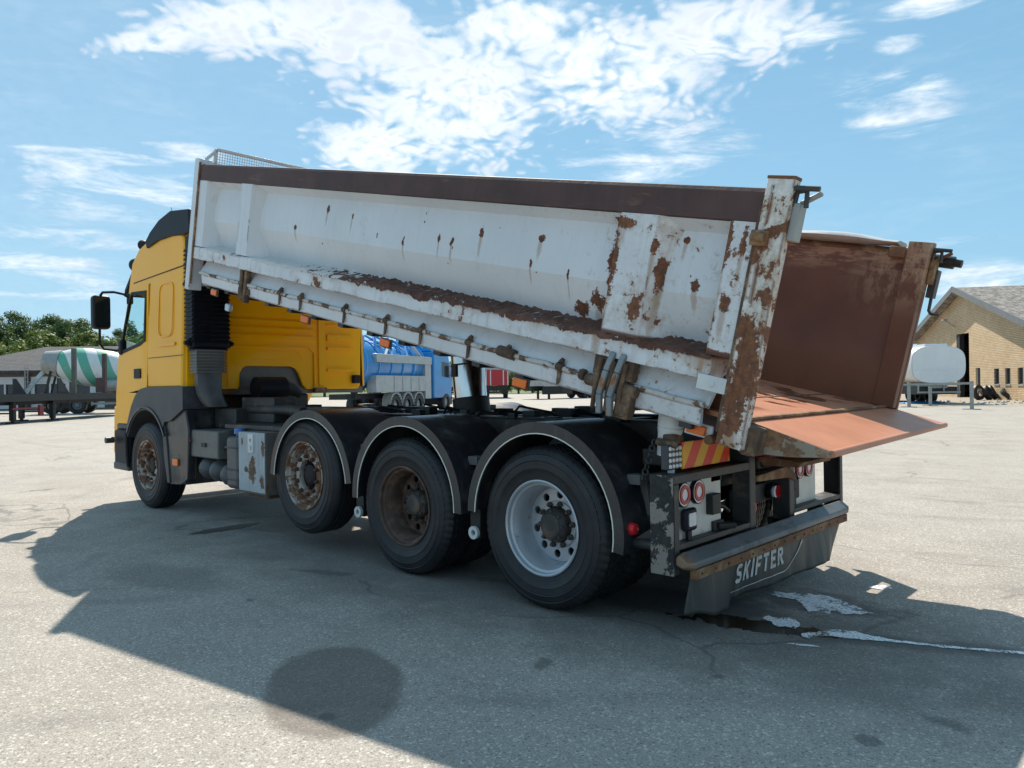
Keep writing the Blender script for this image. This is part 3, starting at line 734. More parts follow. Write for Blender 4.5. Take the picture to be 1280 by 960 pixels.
# ------------------------------------------------------------------ low building on the left
def office_building():
    P0 = G(57, -44); P1 = G(58.5, -27); d = P1-P0; L = d.length
    root = empty('low_building', P0, 'long low building with dark tiled hipped roof and pale wall panels with windows', 'building', atan2(d.y, d.x))
    # local y < 0 faces the yard
    EH, PH, W = 3.0, 5.15, 11
    wins = [(a, 1.2, a+1.0, 1.95) for a in (2.9, 4.1, 5.3, 7.4, 8.6, 10.4, 13.2)]
    b = MB().plate([(0, 0), (L, 0), (L, EH), (0, EH)], .3, lambda u, v, w_: V((u, w_, v)), [[(a, b_), (a, d_), (c, d_), (c, b_)] for a, b_, c, d_ in wins])
    b.plate([(.3, 0), (W, 0), (W, EH), (.3, EH)], .3, lambda u, v, w_: V((w_, u, v))); b.plate([(.3, 0), (W, 0), (W, EH), (.3, EH)], .3, lambda u, v, w_: V((L-w_, u, v)))
    b.plate([(.3, 0), (L-.3, 0), (L-.3, EH), (.3, EH)], .3, lambda u, v, w_: V((u, W-w_, v)))
    b.build('wall', 'brown_brick', root, space='local', smooth=0)
    r = MB(); o = .7; z = EH+.02
    c = [(-o, -o, z), (L+o, -o, z), (L+o, W+o, z), (-o, W+o, z)]; rd = [(5.5, W/2, PH), (L-4.5, W/2, PH)]
    c2 = [(p[0], p[1], z-.22) for p in c]
    r.add(c+rd+c2, [(0, 1, 5, 4), (1, 2, 5), (2, 3, 4, 5), (3, 0, 4), (0, 6, 7, 1), (1, 7, 8, 2), (2, 8, 9, 3), (3, 9, 6, 0), (9, 8, 7, 6)])
    r.build('roof', 'roof_dark', root, space='local', smooth=0)
    p = MB()
    for x0, x1 in ((.8, 6.6), (7.1, 9.9), (10.2, 12.5)): p.plate([(x0, .1), (x1, .1), (x1, 2.55), (x0, 2.55)], .05, lambda u, v, w_: V((u, -w_-.003, v)),
                                                   [[(a-.04, b_-.04), (a-.04, d_+.04), (c_+.04, d_+.04), (c_+.04, b_-.04)] for a, b_, c_, d_ in wins if a > x0 and c_ < x1])
    p.build('wall_panel', 'white_wall', root, space='local', smooth=0)
    for a, b_, c_, d_ in wins:
        w_ = MB().box((a, .08, b_), (c_, .12, d_)); wo = w_.build('window', 'window_dark', root, space='local', smooth=0)
    pp = MB().tube([(7.0, -.25, 0), (7.0, -.25, 2.8)], .09, 8); pp.build('downpipe', 'chassis', root, space='local')
office_building()

# ------------------------------------------------------------------ generic wheel for far vehicles
def far_wheel(root, x, y, r=.5, w_=.28, side=1, hubmat='fascia'):
    t = MB(); t.lathe([(r*.58, -w_/2), (r*.93, -w_/2), (r, -w_/2+.05), (r, w_/2-.05), (r*.93, w_/2), (r*.58, w_/2)], 24, 'Y', (x, y, r), closed=True)
    o = t.build('wheel', 'tyre', root, space='local')
    h = MB(); h.lathe([(r*.58, -.05), (r*.5, -.11), (r*.3, -.07), (r*.25, -.14), (0, -.15)], 20, 'Y', (x, y, r)) if side < 0 else h.lathe([(r*.58, .05), (r*.5, .11), (r*.3, .07), (r*.25, .14), (0, .15)], 20, 'Y', (x, y, r))
    h.build('rim', hubmat, o, space='local'); return o

# local frame of every far vehicle: +x = forward, +y = its left side
def mixer_truck():
    root = empty('mixer_truck', G(46.9, -29.0), 'concrete mixer lorry with green and white striped drum, behind the flatbed trailer', 'mixer lorry', atan2(RH.y, RH.x)+R(14))
    root.rotation_euler.z += 0
    c = MB(); c.box((-.6, -.45, .85), (8.2, .45, 1.15))
    for x in (-.3, 1.5, 3.2, 4.8): c.box((x, -1.15, 1.1), (x+.12, 1.15, 1.28))
    c.build('chassis', 'chassis', root, space='local')
    for x in (.55, 1.95, 6.6):
        for s in (-1, 1): far_wheel(root, x, s*1.05, .52, .42, -1 if s < 0 else 1)
    fd = MB()
    for x in (.55, 1.95, 6.6):
        for s in (-1, 1):
            pts = [(x+.62*cos(R(a)), s*1.05, .52+.62*sin(R(a))) for a in range(10, 175, 15)]
            for p, q in zip(pts, pts[1:]): fd.bar(p, q, .45, .03, (0, 0, 1))
    fd.build('mudguard', 'grey_plastic', root, space='local')
    # drum, axis rises slightly towards the rear
    dr = bpy.data.objects.new('drum', None)
    b = MB(); b.lathe([(.0, -2.75), (.55, -2.75), (.62, -2.6), (.78, -2.1), (1.12, -1.2), (1.2, -.5), (1.2, .6), (1.1, 1.3), (.8, 1.9), (.35, 2.15), (0, 2.15)], 40, 'X')
    o = b.build('drum', 'drum_stripes', root, space='local'); o.location = (2.75, 0, 2.85); o.rotation_euler = (0, R(8), 0)
    co = MB(); co.lathe([(.0, -2.95), (.66, -2.95), (.7, -2.8), (.86, -2.05), (.84, -2.03), (.6, -2.7)], 32, 'X'); co.build('drum_collar', 'galv', o, space='local')
    fr = MB()
    for s in (-1, 1):
        fr.bar((.0, s*.5, 1.2), (.35, s*.55, 2.75), .12); fr.bar((5.0, s*.5, 1.2), (4.9, s*.4, 2.3), .12); fr.bar((.0, s*.55, 1.25), (4.9, s*.55, 1.2), .12)
    fr.box((4.3, -1.1, 1.2), (4.9, -.6, 2.0)); fr.build('drum_frame', 'chassis', root, space='local')
    tk = MB(); tk.lathe([(0, -.5), (.36, -.46), (.38, .5), (0, .55)], 20, 'X', (3.9, -.95, 1.75)); tk.build('water_tank', 'galv', root, space='local')
    bx = MB(); bx.box((3.0, -1.2, 1.3), (3.6, -.75, 2.2)); bx.build('control_box', 'stake_brown', root, space='local', bev=.02)
    pk = MB(); pk.tube([(4.7, -1.15, 1.3), (4.78, -1.1, 1.9), (4.85, -1.1, 2.15)], [.22, .15, .1], 8); pk.build('hose_bundle', 'red_dull', root, space='local')
    ch = MB(); ch.bar((-.5, -.35, 2.2), (-1.0, -.95, 1.2), .5, .05); ch.bar((-.2, 0, 2.7), (-.75, -.5, 1.8), .7, .05); ch.build('chute', 'galv', root, space='local')
    ld = MB()
    for s in (-.95, -.5): ld.bar((-.95, s, .8), (-.95, s, 3.0), .035)
    for i in range(8): ld.bar((-.95, -.95, .95+i*.27), (-.95, -.5, .95+i*.27), .03)
    ld.bar((-.95, -.95, 3.0), (.3, -.95, 2.95), .03); ld.bar((-.95, -.5, 2.0), (.1, -.5, 2.0), .03); ld.build('ladder', 'galv', root, space='local')
    sg = MB()
    for z in (.55, .95): sg.box((2.75, -1.22, z), (5.0, -1.17, z+.13))
    sg.box((4.85, -1.23, .5), (5.0, -1.16, 1.1)); sg.box((2.75, -1.23, .5), (2.85, -1.16, 1.1)); sg.build('side_guard', 'galv', root, space='local')
    cb = MB(); cb.plate([(6.0, .7), (7.9, .7), (8.0, 1.6), (7.75, 2.9), (6.2, 3.0), (6.0, 2.8)], 2.4, lambda u, v, w_: V((u, -1.2+w_, v))); cb.build('cab', 'white_wall', root, space='local', bev=.06)
mixer_truck()

def flat_trailer():
    P0 = G(30.0, -23.0); P1 = G(44.0, -23.0); d = P1-P0; L = d.length
    root = empty('flatbed_trailer', P0, 'empty dark flatbed trailer with upright stakes, standing on its legs before the mixer', 'trailer', atan2(d.y, d.x))
    b = MB(); b.box((-3, -1.2, 1.12), (L+.5, 1.2, 1.24))
    for y in (-.55, .55): b.box((-3, y-.07, .82), (L+.3, y+.07, 1.12))
    b.box((-3, -1.23, .98), (L+.5, -1.18, 1.30)); b.box((-3, 1.18, .98), (L+.5, 1.23, 1.30)); b.build('bed', 'chassis', root, space='local')
    def leg(x):
        for y in (-.75, .75):
            l = MB(); l.box((x-.1, y-.1, .12), (x+.1, y+.1, 1.0)); l.box((x-.25, y-.18, 0), (x+.25, y+.18, .06)); l.box((x-.06, y-.06, .04), (x+.06, y+.06, .2)); l.build('landing_leg', 'chassis', root, space='local')
        l = MB(); l.bar((x, -.75, .45), (x, .75, .45), .07); l.build('leg_brace', 'chassis', root, space='local')
    leg(3.4); leg(6.3)
    for i, (x, m_) in enumerate(((7.5, 'wood_stake'), (10.3, 'stake_brown'))):
        for y in (-1.12,):
            s = MB(); s.box((x-.10, y-.09, 1.25), (x+.10, y+.09, 3.55 if i == 0 else 3.4)); s.build('stake', m_, root, space='local', bev=.015)
    h = MB(); h.plate([(7.8, 1.25), (8.9, 1.25), (8.0, 2.05), (7.8, 2.05)], 2.3, lambda u, v, w_: V((u, -1.15+w_, v))) if False else None
    for y in (-1.1, 1.04):
        g = MB(); g.plate([(6.2, 1.25), (7.2, 1.25), (6.4, 2.05), (6.2, 2.05)], .06, XZ(y)); g.build('gusset', 'chassis', root, space='local')
    r = MB(); r.box((2.9, -1.1, .62), (5.2, -1.02, .70)); r.box((4.7, -1.14, .3), (5.0, -1.05, .8)); r.build('side_rail', 'red_dull', root, space='local')
flat_trailer()

def blue_tanker():
    P0 = G(34.0, -7.75); P1 = G(43.1, -4.6); d = P1-P0
    root = empty('vacuum_tanker', P0, 'blue vacuum tanker lorry with grey side lockers, seen under the raised body', 'tanker lorry', atan2(d.y, d.x))
    b = MB(); b.box((-.3, -.45, .85), (9.3, .45, 1.1)); b.build('chassis', 'chassis', root, space='local')
    t = MB(); t.lathe([(0, -.25), (.5, -.2), (.95, .0), (1.13, .25), (1.15, .3), (1.15, 6.4), (1.05, 6.6), (0, 6.75)], 36, 'X', (0, 0, 2.5)); to = t.build('tank', 'truck_blue_light', root, space='local')
    rb = MB()
    for x in (.35, 1.5, 2.7, 3.9, 5.1, 6.3): rb.lathe([(1.15, x-.05), (1.2, x-.04), (1.2, x+.04), (1.15, x+.05)], 36, 'X', (0, 0, 2.5), closed=True)
    rb.build('tank_ring', 'truck_blue', to, space='local')
    hz = MB()
    for i in range(5):
        y = -.95+i*.1; pts = [(.3+i*1.1, -1.0, 3.1), (.8+i*1.1, -.7, 3.75), (1.6+i*1.1, -.3, 3.85), (2.3+i*1.1, -.85, 3.4)]
        hz.tube(pts, .06, 8)
    for x in (1.2, 2.8, 4.4): hz.bar((x, -1.1, 2.9), (x+.9, -.5, 3.8), .12, .06)
    hz.build('hose', 'truck_blue', root, space='local')
    wl = MB(); wl.bar((2.0, -1.15, 2.8), (3.2, -.8, 3.75), .12, .05); wl.bar((4.6, -1.1, 3.7), (5.9, -1.15, 2.9), .16, .06); wl.build('handrail', 'white_wall', root, space='local')
    fh = MB(); fh.tube([(-.2, -.75, .9), (-.25, -.8, 2.0), (-.1, -.7, 3.2), (.2, -.4, 3.9)], .12, 10); fh.build('suction_hose', 'black_plastic', root, space='local')
    lk = MB(); lk.box((1.0, -1.25, 1.15), (6.2, -.75, 1.95)); lk.box((6.2, -1.25, .75), (6.9, -.9, 2.75)); lk.box((1.0, -1.3, 2.55), (6.9, -.7, 2.95)); lk.box((1.0, -.9, 1.9), (1.15, -.8, 2.6)); lk.build('side_locker', 'silver_panel', root, space='local', bev=.02)
    # hatch seams
    sm = MB()
    for x in (2.7, 3.6, 4.5, 5.4): sm.box((x, -1.256, 1.2), (x+.03, -1.25, 1.9))
    sm.build('locker_seam', 'chassis', root, space='local')
    for x in (2.9, 4.15, 5.4, 8.9):
        for s in (-1, 1): far_wheel(root, x, s*1.05, .5, .4, -1 if s < 0 else 1, 'galv')
    fd = MB()
    for x in (2.9, 4.15, 5.4):
        pts = [(x+.6*cos(R(a)), -1.05, .5+.6*sin(R(a))) for a in range(0, 181, 15)]
        for p, q in zip(pts, pts[1:]): fd.bar(p, q, .45, .05, (0, 1, 0)) if False else fd.box((min(p[0], q[0]), -1.27, min(p[2], q[2])-.02), (max(p[0], q[0])+.01, -.8, max(p[2], q[2])+.03))
    fd.build('mudguard', 'galv', root, space='local')
    cb = MB(); cb.plate([(7.3, .75), (9.6, .75), (9.75, 1.5), (9.55, 2.4), (9.3, 3.1), (7.3, 3.3)], 2.44, lambda u, v, w_: V((u, -1.22+w_, v))); cabo = cb.build('cab', 'truck_blue_light', root, space='local', bev=.07)
    sp = MB(); sp.plate([(7.3, 3.3), (9.0, 3.12), (7.5, 3.75), (7.3, 3.75)], 2.1, lambda u, v, w_: V((u, -1.05+w_, v))); sp.build('air_deflector', 'truck_blue', root, space='local', bev=.03)
    w_ = MB(); w_.plate([(8.35, 1.95), (9.4, 1.85), (9.25, 2.7), (8.35, 2.75)], .01, XZ(-1.222, -1)); w_.build('window', 'window_dark', cabo, space='local')
    mi = MB(); mi.box((9.5, -1.62, 1.9), (9.6, -1.38, 2.55)); mi.bar((9.55, -1.2, 2.5), (9.55, -1.5, 2.5), .04); mi.bar((9.55, -1.2, 2.0), (9.55, -1.5, 2.0), .04); mi.build('mirror', 'black_plastic', root, space='local', bev=.02)
    bp = MB(); bp.box((9.1, -1.2, .35), (9.8, 1.2, .85)); bp.build('bumper', 'grey_plastic', root, space='local', bev=.04)
blue_tanker()

def red_trailer(P, rz, label):
    root = empty('tipping_trailer', P, label, 'trailer', rz, 'red tipping trailers parked at the back of the yard')
    # rear face at x = 0, looking towards -x
    b = MB(); b.box((0, -1.25, 1.35), (8, 1.25, 3.05)); bo = b.build('body', 'trailer_red', root, space='local', bev=.03)
    p = MB()
    for y in (-1.22, -.75, .62, 1.1): p.box((-.05, y, 1.4), (0.001, y+.12, 3.0))
    p.build('door_post', 'white_wall' , bo, space='local')
    t = MB(); t.plate([(-1.27, 3.05), (1.27, 3.05), (1.2, 3.7), (.8, 3.9), (-.8, 3.9), (-1.2, 3.7)], 8, lambda u, v, w_: V((w_, u, v))); t.build('tarpaulin', 'tarp_grey', root, space='local')
    c = MB(); c.box((.2, -1.1, .8), (8, 1.1, 1.3)); c.box((.0, -1.2, .55), (.12, 1.2, .75)); c.build('chassis', 'chassis', root, space='local')
    for x in (1.2, 2.5):
        for s in (-1, 1): far_wheel(root, x, s*1.0, .5, .4, s)
yf = atan2(FH.y, FH.x)
red_trailer(G(80, -1.6), yf+R(4), 'red tipping trailer with grey cover, right of the chrome ram, nearest the low-loader')
red_trailer(G(84, -6.0), yf+R(4), 'red tipping trailer with grey cover, left of the chrome ram beside the blue tanker lorry')

def semi(P, rz, label, Lb, h0, h1, mat, name='box_trailer', strip=True):
    root = empty(name, P, label, 'trailer', rz)
    b = MB(); b.box((0, -1.25, h0), (Lb, 1.25, h1)); bo = b.build('body', mat, root, space='local', bev=.03)
    if strip:
        s = MB(); s.box((Lb*.4, -1.262, h0+.9), (Lb*.62, -1.252, h0+1.15)); s.build('stripe', 'red_dull', bo, space='local')
    c = MB(); c.box((.2, -.5, .8), (Lb-.2, .5, h0-.02)); c.box((1, -1.2, .45), (Lb*.7, -1.1, h0-.1)); c.build('chassis', 'chassis', root, space='local')
    k = MB(); k.box((Lb*.42, -1.24, .55), (Lb*.58, -1.205, .66)); k.box((Lb*.42, -1.24, .84), (Lb*.58, -1.205, .95)); k.box((Lb*.42, -1.24, .66), (Lb*.44, -1.205, .84)); k.build('storage_rack', 'white_wall', root, space='local')
    for x in (1.2, 2.5, 3.8):
        for s in (-1, 1): far_wheel(root, Lb-x, s*1.0, .48, .4, s)
    l = MB(); l.box((2, -.9, 0), (2.2, -.75, 1.0)); l.box((2, .75, 0), (2.2, .9, 1.0)); l.build('landing_leg', 'chassis', root, space='local')
    return root
semi(G(72, 1.4), atan2(RH.y, RH.x)+R(38), 'long grey trailer with dark underbody, parked behind and right of the red trailers', 10.5, 1.25, 2.9, 'silver_panel')
semi(G(97, 9.5), atan2(RH.y, RH.x)+R(16), 'dark low trailer at the far back of the yard, left of the bare-legged person', 11, 1.15, 1.5, 'chassis', 'low_loader', False)

def tank_trailer():
    P0 = G(42.0, 23.9); P1 = G(51.5, 24.9); d = P1-P0; L = d.length
    root = empty('tank_trailer', P0, 'white tank trailer with flat pale end, parked in front of the brick building', 'tank trailer', atan2(d.y, d.x))
    def sect(x, k=1.0):
        pts = []
        for i in range(40):
            a = 2*pi*i/40; e = 2/3.2
            cu, su = cos(a), sin(a)
            y = 1.46*k*(abs(cu)**e)*(1 if cu > 0 else -1); z = 1.05*k*(abs(su)**e)*(1 if su > 0 else -1)
            pts.append((x, y, 2.22+z))
        return pts
    b = MB(); xs = [(.0, .985), (.12, 1.0), (L, 1.0), (L+.2, .95)]; vs = []
    for x, k in xs: vs += sect(x, k)
    fs = [(i*40+k, i*40+(k+1) % 40, (i+1)*40+(k+1) % 40, (i+1)*40+k) for i in range(3) for k in range(40)]
    b.add(vs, fs); b.add(sect(L+.2, .95), [tuple(range(40))]); o = b.build('tank', 'tank_side', root, space='local')
    e = MB(); e.add(sect(-.02, .975)+sect(.02, .975), [tuple(range(40))]+[(k, (k+1) % 40, 40+(k+1) % 40, 40+k) for k in range(40)]); e.box((-.035, -1.3, 1.93), (-.022, 1.3, 1.945)); e.build('end_plate', 'tank_white', o, space='local')
    w_ = MB(); w_.box((.3, -.6, 3.2), (L-.4, .6, 3.40)); w_.bar((.6, -1.0, 3.15), (L-.6, -1.0, 3.35), .05); w_.build('top_walkway', 'tank_white', o, space='local')
    c = MB(); c.box((.1, -.5, .9), (L, .5, 1.2)); c.box((.0, -1.15, .62), (.12, 1.1, .72)); c.box((0, -1.15, 1.05), (.12, 1.1, 1.12))
    for y in (-1.1, -.3, .5, 1.05): c.box((0.01, y, .72), (.1, y+.05, 1.05))
    c.build('chassis', 'galv', root, space='local')
    k = MB(); k.box((.2, -1.05, .55), (L-.2, 1.05, .98)); k.build('underbody', 'chassis', root, space='local')
    for x in (3.6, 5.0, 6.4):
        for s in (-1, 1): far_wheel(root, x, s*1.1, .5, .4, s)
    tr = MB(); tr.add([(2.1, 1.50, 1.6), (2.7, 1.49, 1.6), (2.45, 1.49, 2.1), (2.1, 1.52, 1.6), (2.7, 1.51, 1.6), (2.45, 1.51, 2.1)], [(0, 1, 2), (5, 4, 3), (0, 3, 4, 1), (1, 4, 5, 2), (2, 5, 3, 0)]); tr.build('warning_triangle', 'red_dull', o, space='local')
tank_trailer()

def barrier():
    a, m_, b_ = G(38.1, 20.15), G(39.3, 21.9), G(34.2, 20.95)
    root = empty('steel_barrier', a, 'galvanised steel barrier rail on square posts before the white tank trailer', 'barrier')
    for p, h in ((a, 1.25), (m_, 1.0), (b_, 1.3)):
        x = MB(); x.box((-.07, -.07, 0), (.07, .07, h)); x.v = [q+p for q in x.v]; x.build('post', 'galv', root, bev=.01)
        y = MB(); y.box((-.35, -.12, 0), (.35, .12, .035)); y.v = [q+p for q in y.v]; y.build('base_plate', 'galv', root)
    r = MB(); r.bar(a+V((0, 0, 1.15)), b_+V((0, 0, 1.2)), .07, .10); r.bar(a+V((0, 0, 1.15)), a-RH*1.6+FH*1.5+V((0, 0, 1.1)), .05, .09); r.build('rail', 'galv', root)
barrier()

def tyre_pile():
    spots = [((49.0, 28.05, .50), (80, 0, 25), 'upright tyre with pale rim, leftmost in the pile by the brick wall'),
             ((49.2, 28.75, .46), (72, 10, 40), 'dark tyre leaning behind the pale-rimmed tyre in the pile'),
             ((49.6, 29.35, .48), (65, 0, 50), 'dark rimless tyre in the middle of the pile by the brick wall'),
             ((48.4, 29.6, .36), (38, 12, 20), 'tyre lying tilted low at the front of the pile'),
             ((49.6, 30.3, .36), (50, -8, 60), 'last tyre at the right end of the pile by the brick wall')]
    for (D, lat, z), e, lab in spots:
        t = MB(); t.lathe([(.3, -.13), (.44, -.15), (.5, -.11), (.5, .11), (.44, .15), (.3, .13), (.28, 0)], 28, 'Z', closed=True)
        o = t.build('worn_tyre', 'tyre', None); o.location = G(D, lat+2.4, z); o.rotation_euler = [R(k) for k in (e[0], e[1], e[2]+43)]
        tag(o, lab, 'tyre', 'tyres piled by the brick building')
        if 'pale rim' in lab and 'upright' in lab or 'tilted' in lab:
            r_ = MB(); r_.lathe([(.3, -.1), (.27, -.12), (.2, -.02), (.2, .02), (.27, .12), (.3, .1)], 24, 'Z', closed=True); r_.build('rim', 'rim_worn', o, space='local')
    b = MB(); n = 9
    vs = [G(43.2+1.3*j/n, 22.8+2.2*i/n, .02+.12*abs(mn.noise(V((i*.7, j*.9, 1))))+(.06 if 1 < i < n and 1 < j < n else 0)) for j in range(n+1) for i in range(n+1)]
    b.add(vs, [(j*(n+1)+i, j*(n+1)+i+1, (j+1)*(n+1)+i+1, (j+1)*(n+1)+i) for j in range(n) for i in range(n)])
    o = b.build('plastic_sheet', 'blue_plastic', None); tag(o, 'crumpled blue plastic sheet on the gravel under the white tank trailer', 'plastic sheet')
    md = o.modifiers.new('s', 'SOLIDIFY'); md.thickness = .02
    rnd = random.Random(5); b = MB()
    for i in range(150):
        p = G(rnd.uniform(39, 47), rnd.uniform(24, 36), 0); s = rnd.uniform(.03, .09)
        rot = Matrix.Rotation(rnd.random()*6, 3, V((rnd.random(), rnd.random(), 1)).normalized())
        b.box(p-V((s, s*.7, s*.2)), p+V((s, s*.7, s*.8)), rot)
    tag(b.build('rubble', 'concrete', None, smooth=0), 'scattered pale rubble on the gravel before the brick building', 'rubble', kind='stuff')
tyre_pile()

# ------------------------------------------------------------------ the dump truck (world coordinates: front axle at x=-6.27, rear axle at x=0, camera side y<0)
truck = empty('dump_truck', (-3, 0, 0), 'yellow four-axle tipper lorry with its rusty white dump body raised', 'dump truck')
T = truck
WR = .5157
def tyre_mb(width=.30, drive=False, y0=0.0):
    m_ = MB()
    W = width; rr = WR
    prof = [(.292, .03), (.300, .012), (.335, .004), (.372, -.004), (.376, -.007), (.380, -.004), (.42, -.006), (.424, -.009), (.428, -.005), (.462, .004), (.466, .002), (.470, .006), (.492, .018), (.505, .032), (rr, .05)]
    tread = []
    for g in (.075, .118, W-.118-.0, W-.075):
        tread += [(rr, g-.007), (rr-.012, g-.005), (rr-.012, g+.005), (rr, g+.007)]
    mid = W/2; tread = tread[:8]+[(rr, mid-.006), (rr-.012, mid-.004), (rr-.012, mid+.004), (rr, mid+.006)]+tread[8:]
    full = prof+tread+[(r, W-y) for r, y in prof[::-1]]+[(.27, W-.06), (.27, .06)]
    full = [(r, y+y0) for r, y in full]
    n = 180 if drive else 96
    sh = set(range(11, 15)) | set(range(len(prof)+len(tread), len(prof)+len(tread)+4))
    tr = set(range(14, len(prof)+len(tread)+1))
    def mod(i, k, r, a):
        if drive and (i in sh or i in tr) and (k % 3) == 0:
            return r-.007, a
        if not drive and i in sh and (k % 3) == 0: return r-.003, a
        return r, a
    m_.lathe(full, n, 'Y', closed=True, mod=mod); return m_
def circ(r, n, cx=0, cy=0, ph=0): return [(cx+r*cos(2*pi*i/n+ph), cy+r*sin(2*pi*i/n+ph)) for i in range(n)]
def make_wheel(kind, mat, hubm):
    """axle along y, outer face at local y = 0, body of the wheel towards +y"""
    m_ = MB(); XZf = lambda y: (lambda u, v, w_: V((u, y+w_, v)))
    if kind == 'dual':
        m_.lathe([(.302, .012), (.304, .004), (.296, .0), (.287, .006), (.282, .028), (.268, .034), (.262, .05), (.250, .075), (.242, .12), (.240, .165), (.246, .30), (.27, .33), (.29, .34), (.29, .32), (.255, .29), (.25, .17), (.262, .1), (.275, .05), (.29, .03)], 72, 'Y', closed=True)
        holes = [circ(.0265, 18, .192*cos(2*pi*i/10+.25), .192*sin(2*pi*i/10+.25))[::-1] for i in range(10)]
        m_.plate(circ(.2395, 72), .014, XZf(.185), holes+[circ(.150, 40)[::-1]])
        m_.lathe([(.152, .187), (.150, .175), (.146, .172), (.118, .172), (.118, .215), (.145, .215), (.150, .20)], 48, 'Y', closed=True)
    else:
        m_.lathe([(.302, .012), (.304, .004), (.296, .0), (.287, .006), (.280, .028), (.268, .034), (.262, .05), (.256, .085), (.250, .11), (.225, .115), (.215, .085), (.205, .062), (.196, .052), (.140, .050), (.136, .060), (.136, .09), (.19, .09), (.20, .12), (.25, .2), (.27, .29), (.28, .25), (.262, .15), (.268, .06), (.29, .03)], 72, 'Y', closed=True)
    wheel = m_.build('wheel', mat, None, space='local', smooth=30); wheel.parent = T
    hy = .174 if kind == 'dual' else .050
    cr = .134 if kind == 'dual' else .1675
    for i in range(10):
        a = 2*pi*i/10+.1; cx, cz = cr*cos(a), cr*sin(a)
        if i == 0:
            nut = MB(); nut.lathe([(.0195, hy-.002), (.0185, hy-.022), (.013, hy-.026), (.011, hy-.036), (0, hy-.037)], 6, 'Y'); n0 = nut.build('wheel_nut', hubm, wheel, space='local', smooth=20); no = n0
        else:
            no = n0.copy(); col.objects.link(no); no.parent = wheel
        no.location = (cx, 0, cz)
    h = MB()
    if kind == 'dual':
        h.lathe([(.112, .21), (.110, .14), (.100, .12), (.088, .112), (.078, .095), (.062, .088), (.03, .085), (0, .085)], 40, 'Y')
        for i in range(8):
            a = 2*pi*i/8; h.lathe([(.010, .125), (.010, .104), (0, .103)], 6, 'Y', (.090*cos(a), 0, .090*sin(a)))
    else:
        h.lathe([(.137, .16), (.134, .105), (.118, .102), (.104, .098), (.092, .070), (.075, .062), (.05, .06), (0, .058)], 40, 'Y')
    h.build('hub', 'black_plastic' if kind == 'single' else 'hub', wheel, space='local', smooth=30)
    t = tyre_mb(.30, kind == 'dual'); t.build('tyre', 'tyre', wheel, space='local', smooth=28)
    if kind == 'dual': t = tyre_mb(.30, True, .335); t.build('tyre', 'tyre', wheel, space='local', smooth=28)
    return wheel
def set_wheel(w_, x, z, side, spin):
    # local -> truck; side -1 = camera side (outer face at y=-1.25), +1 = far side (turned round)
    w_.matrix_basis = Matrix.Translation((x+3, side*1.25, z)) @ (Matrix.Rotation(pi, 4, 'Z') if side > 0 else Matrix.Identity(4)) @ Matrix.Rotation(spin, 4, 'Y')
wheels = []
for kind, mat, hubm, x, z in (('single', 'rim_worn', 'rim_rust', -6.265, WR), ('single', 'rim_worn', 'rim_rust', -2.769, WR+.129), ('dual', 'rim_rust', 'rim_rust', -1.37, WR), ('dual', 'rim_silver', 'hub', 0.0, WR)):
    w_ = make_wheel(kind, mat, hubm); w2 = copy_tree(w_, T)
    set_wheel(w_, x, z, -1, random.uniform(0, 6)); set_wheel(w2, x, z, 1, random.uniform(0, 6))
tag(bpy.data.objects['wheel'], 'rusty front wheel')

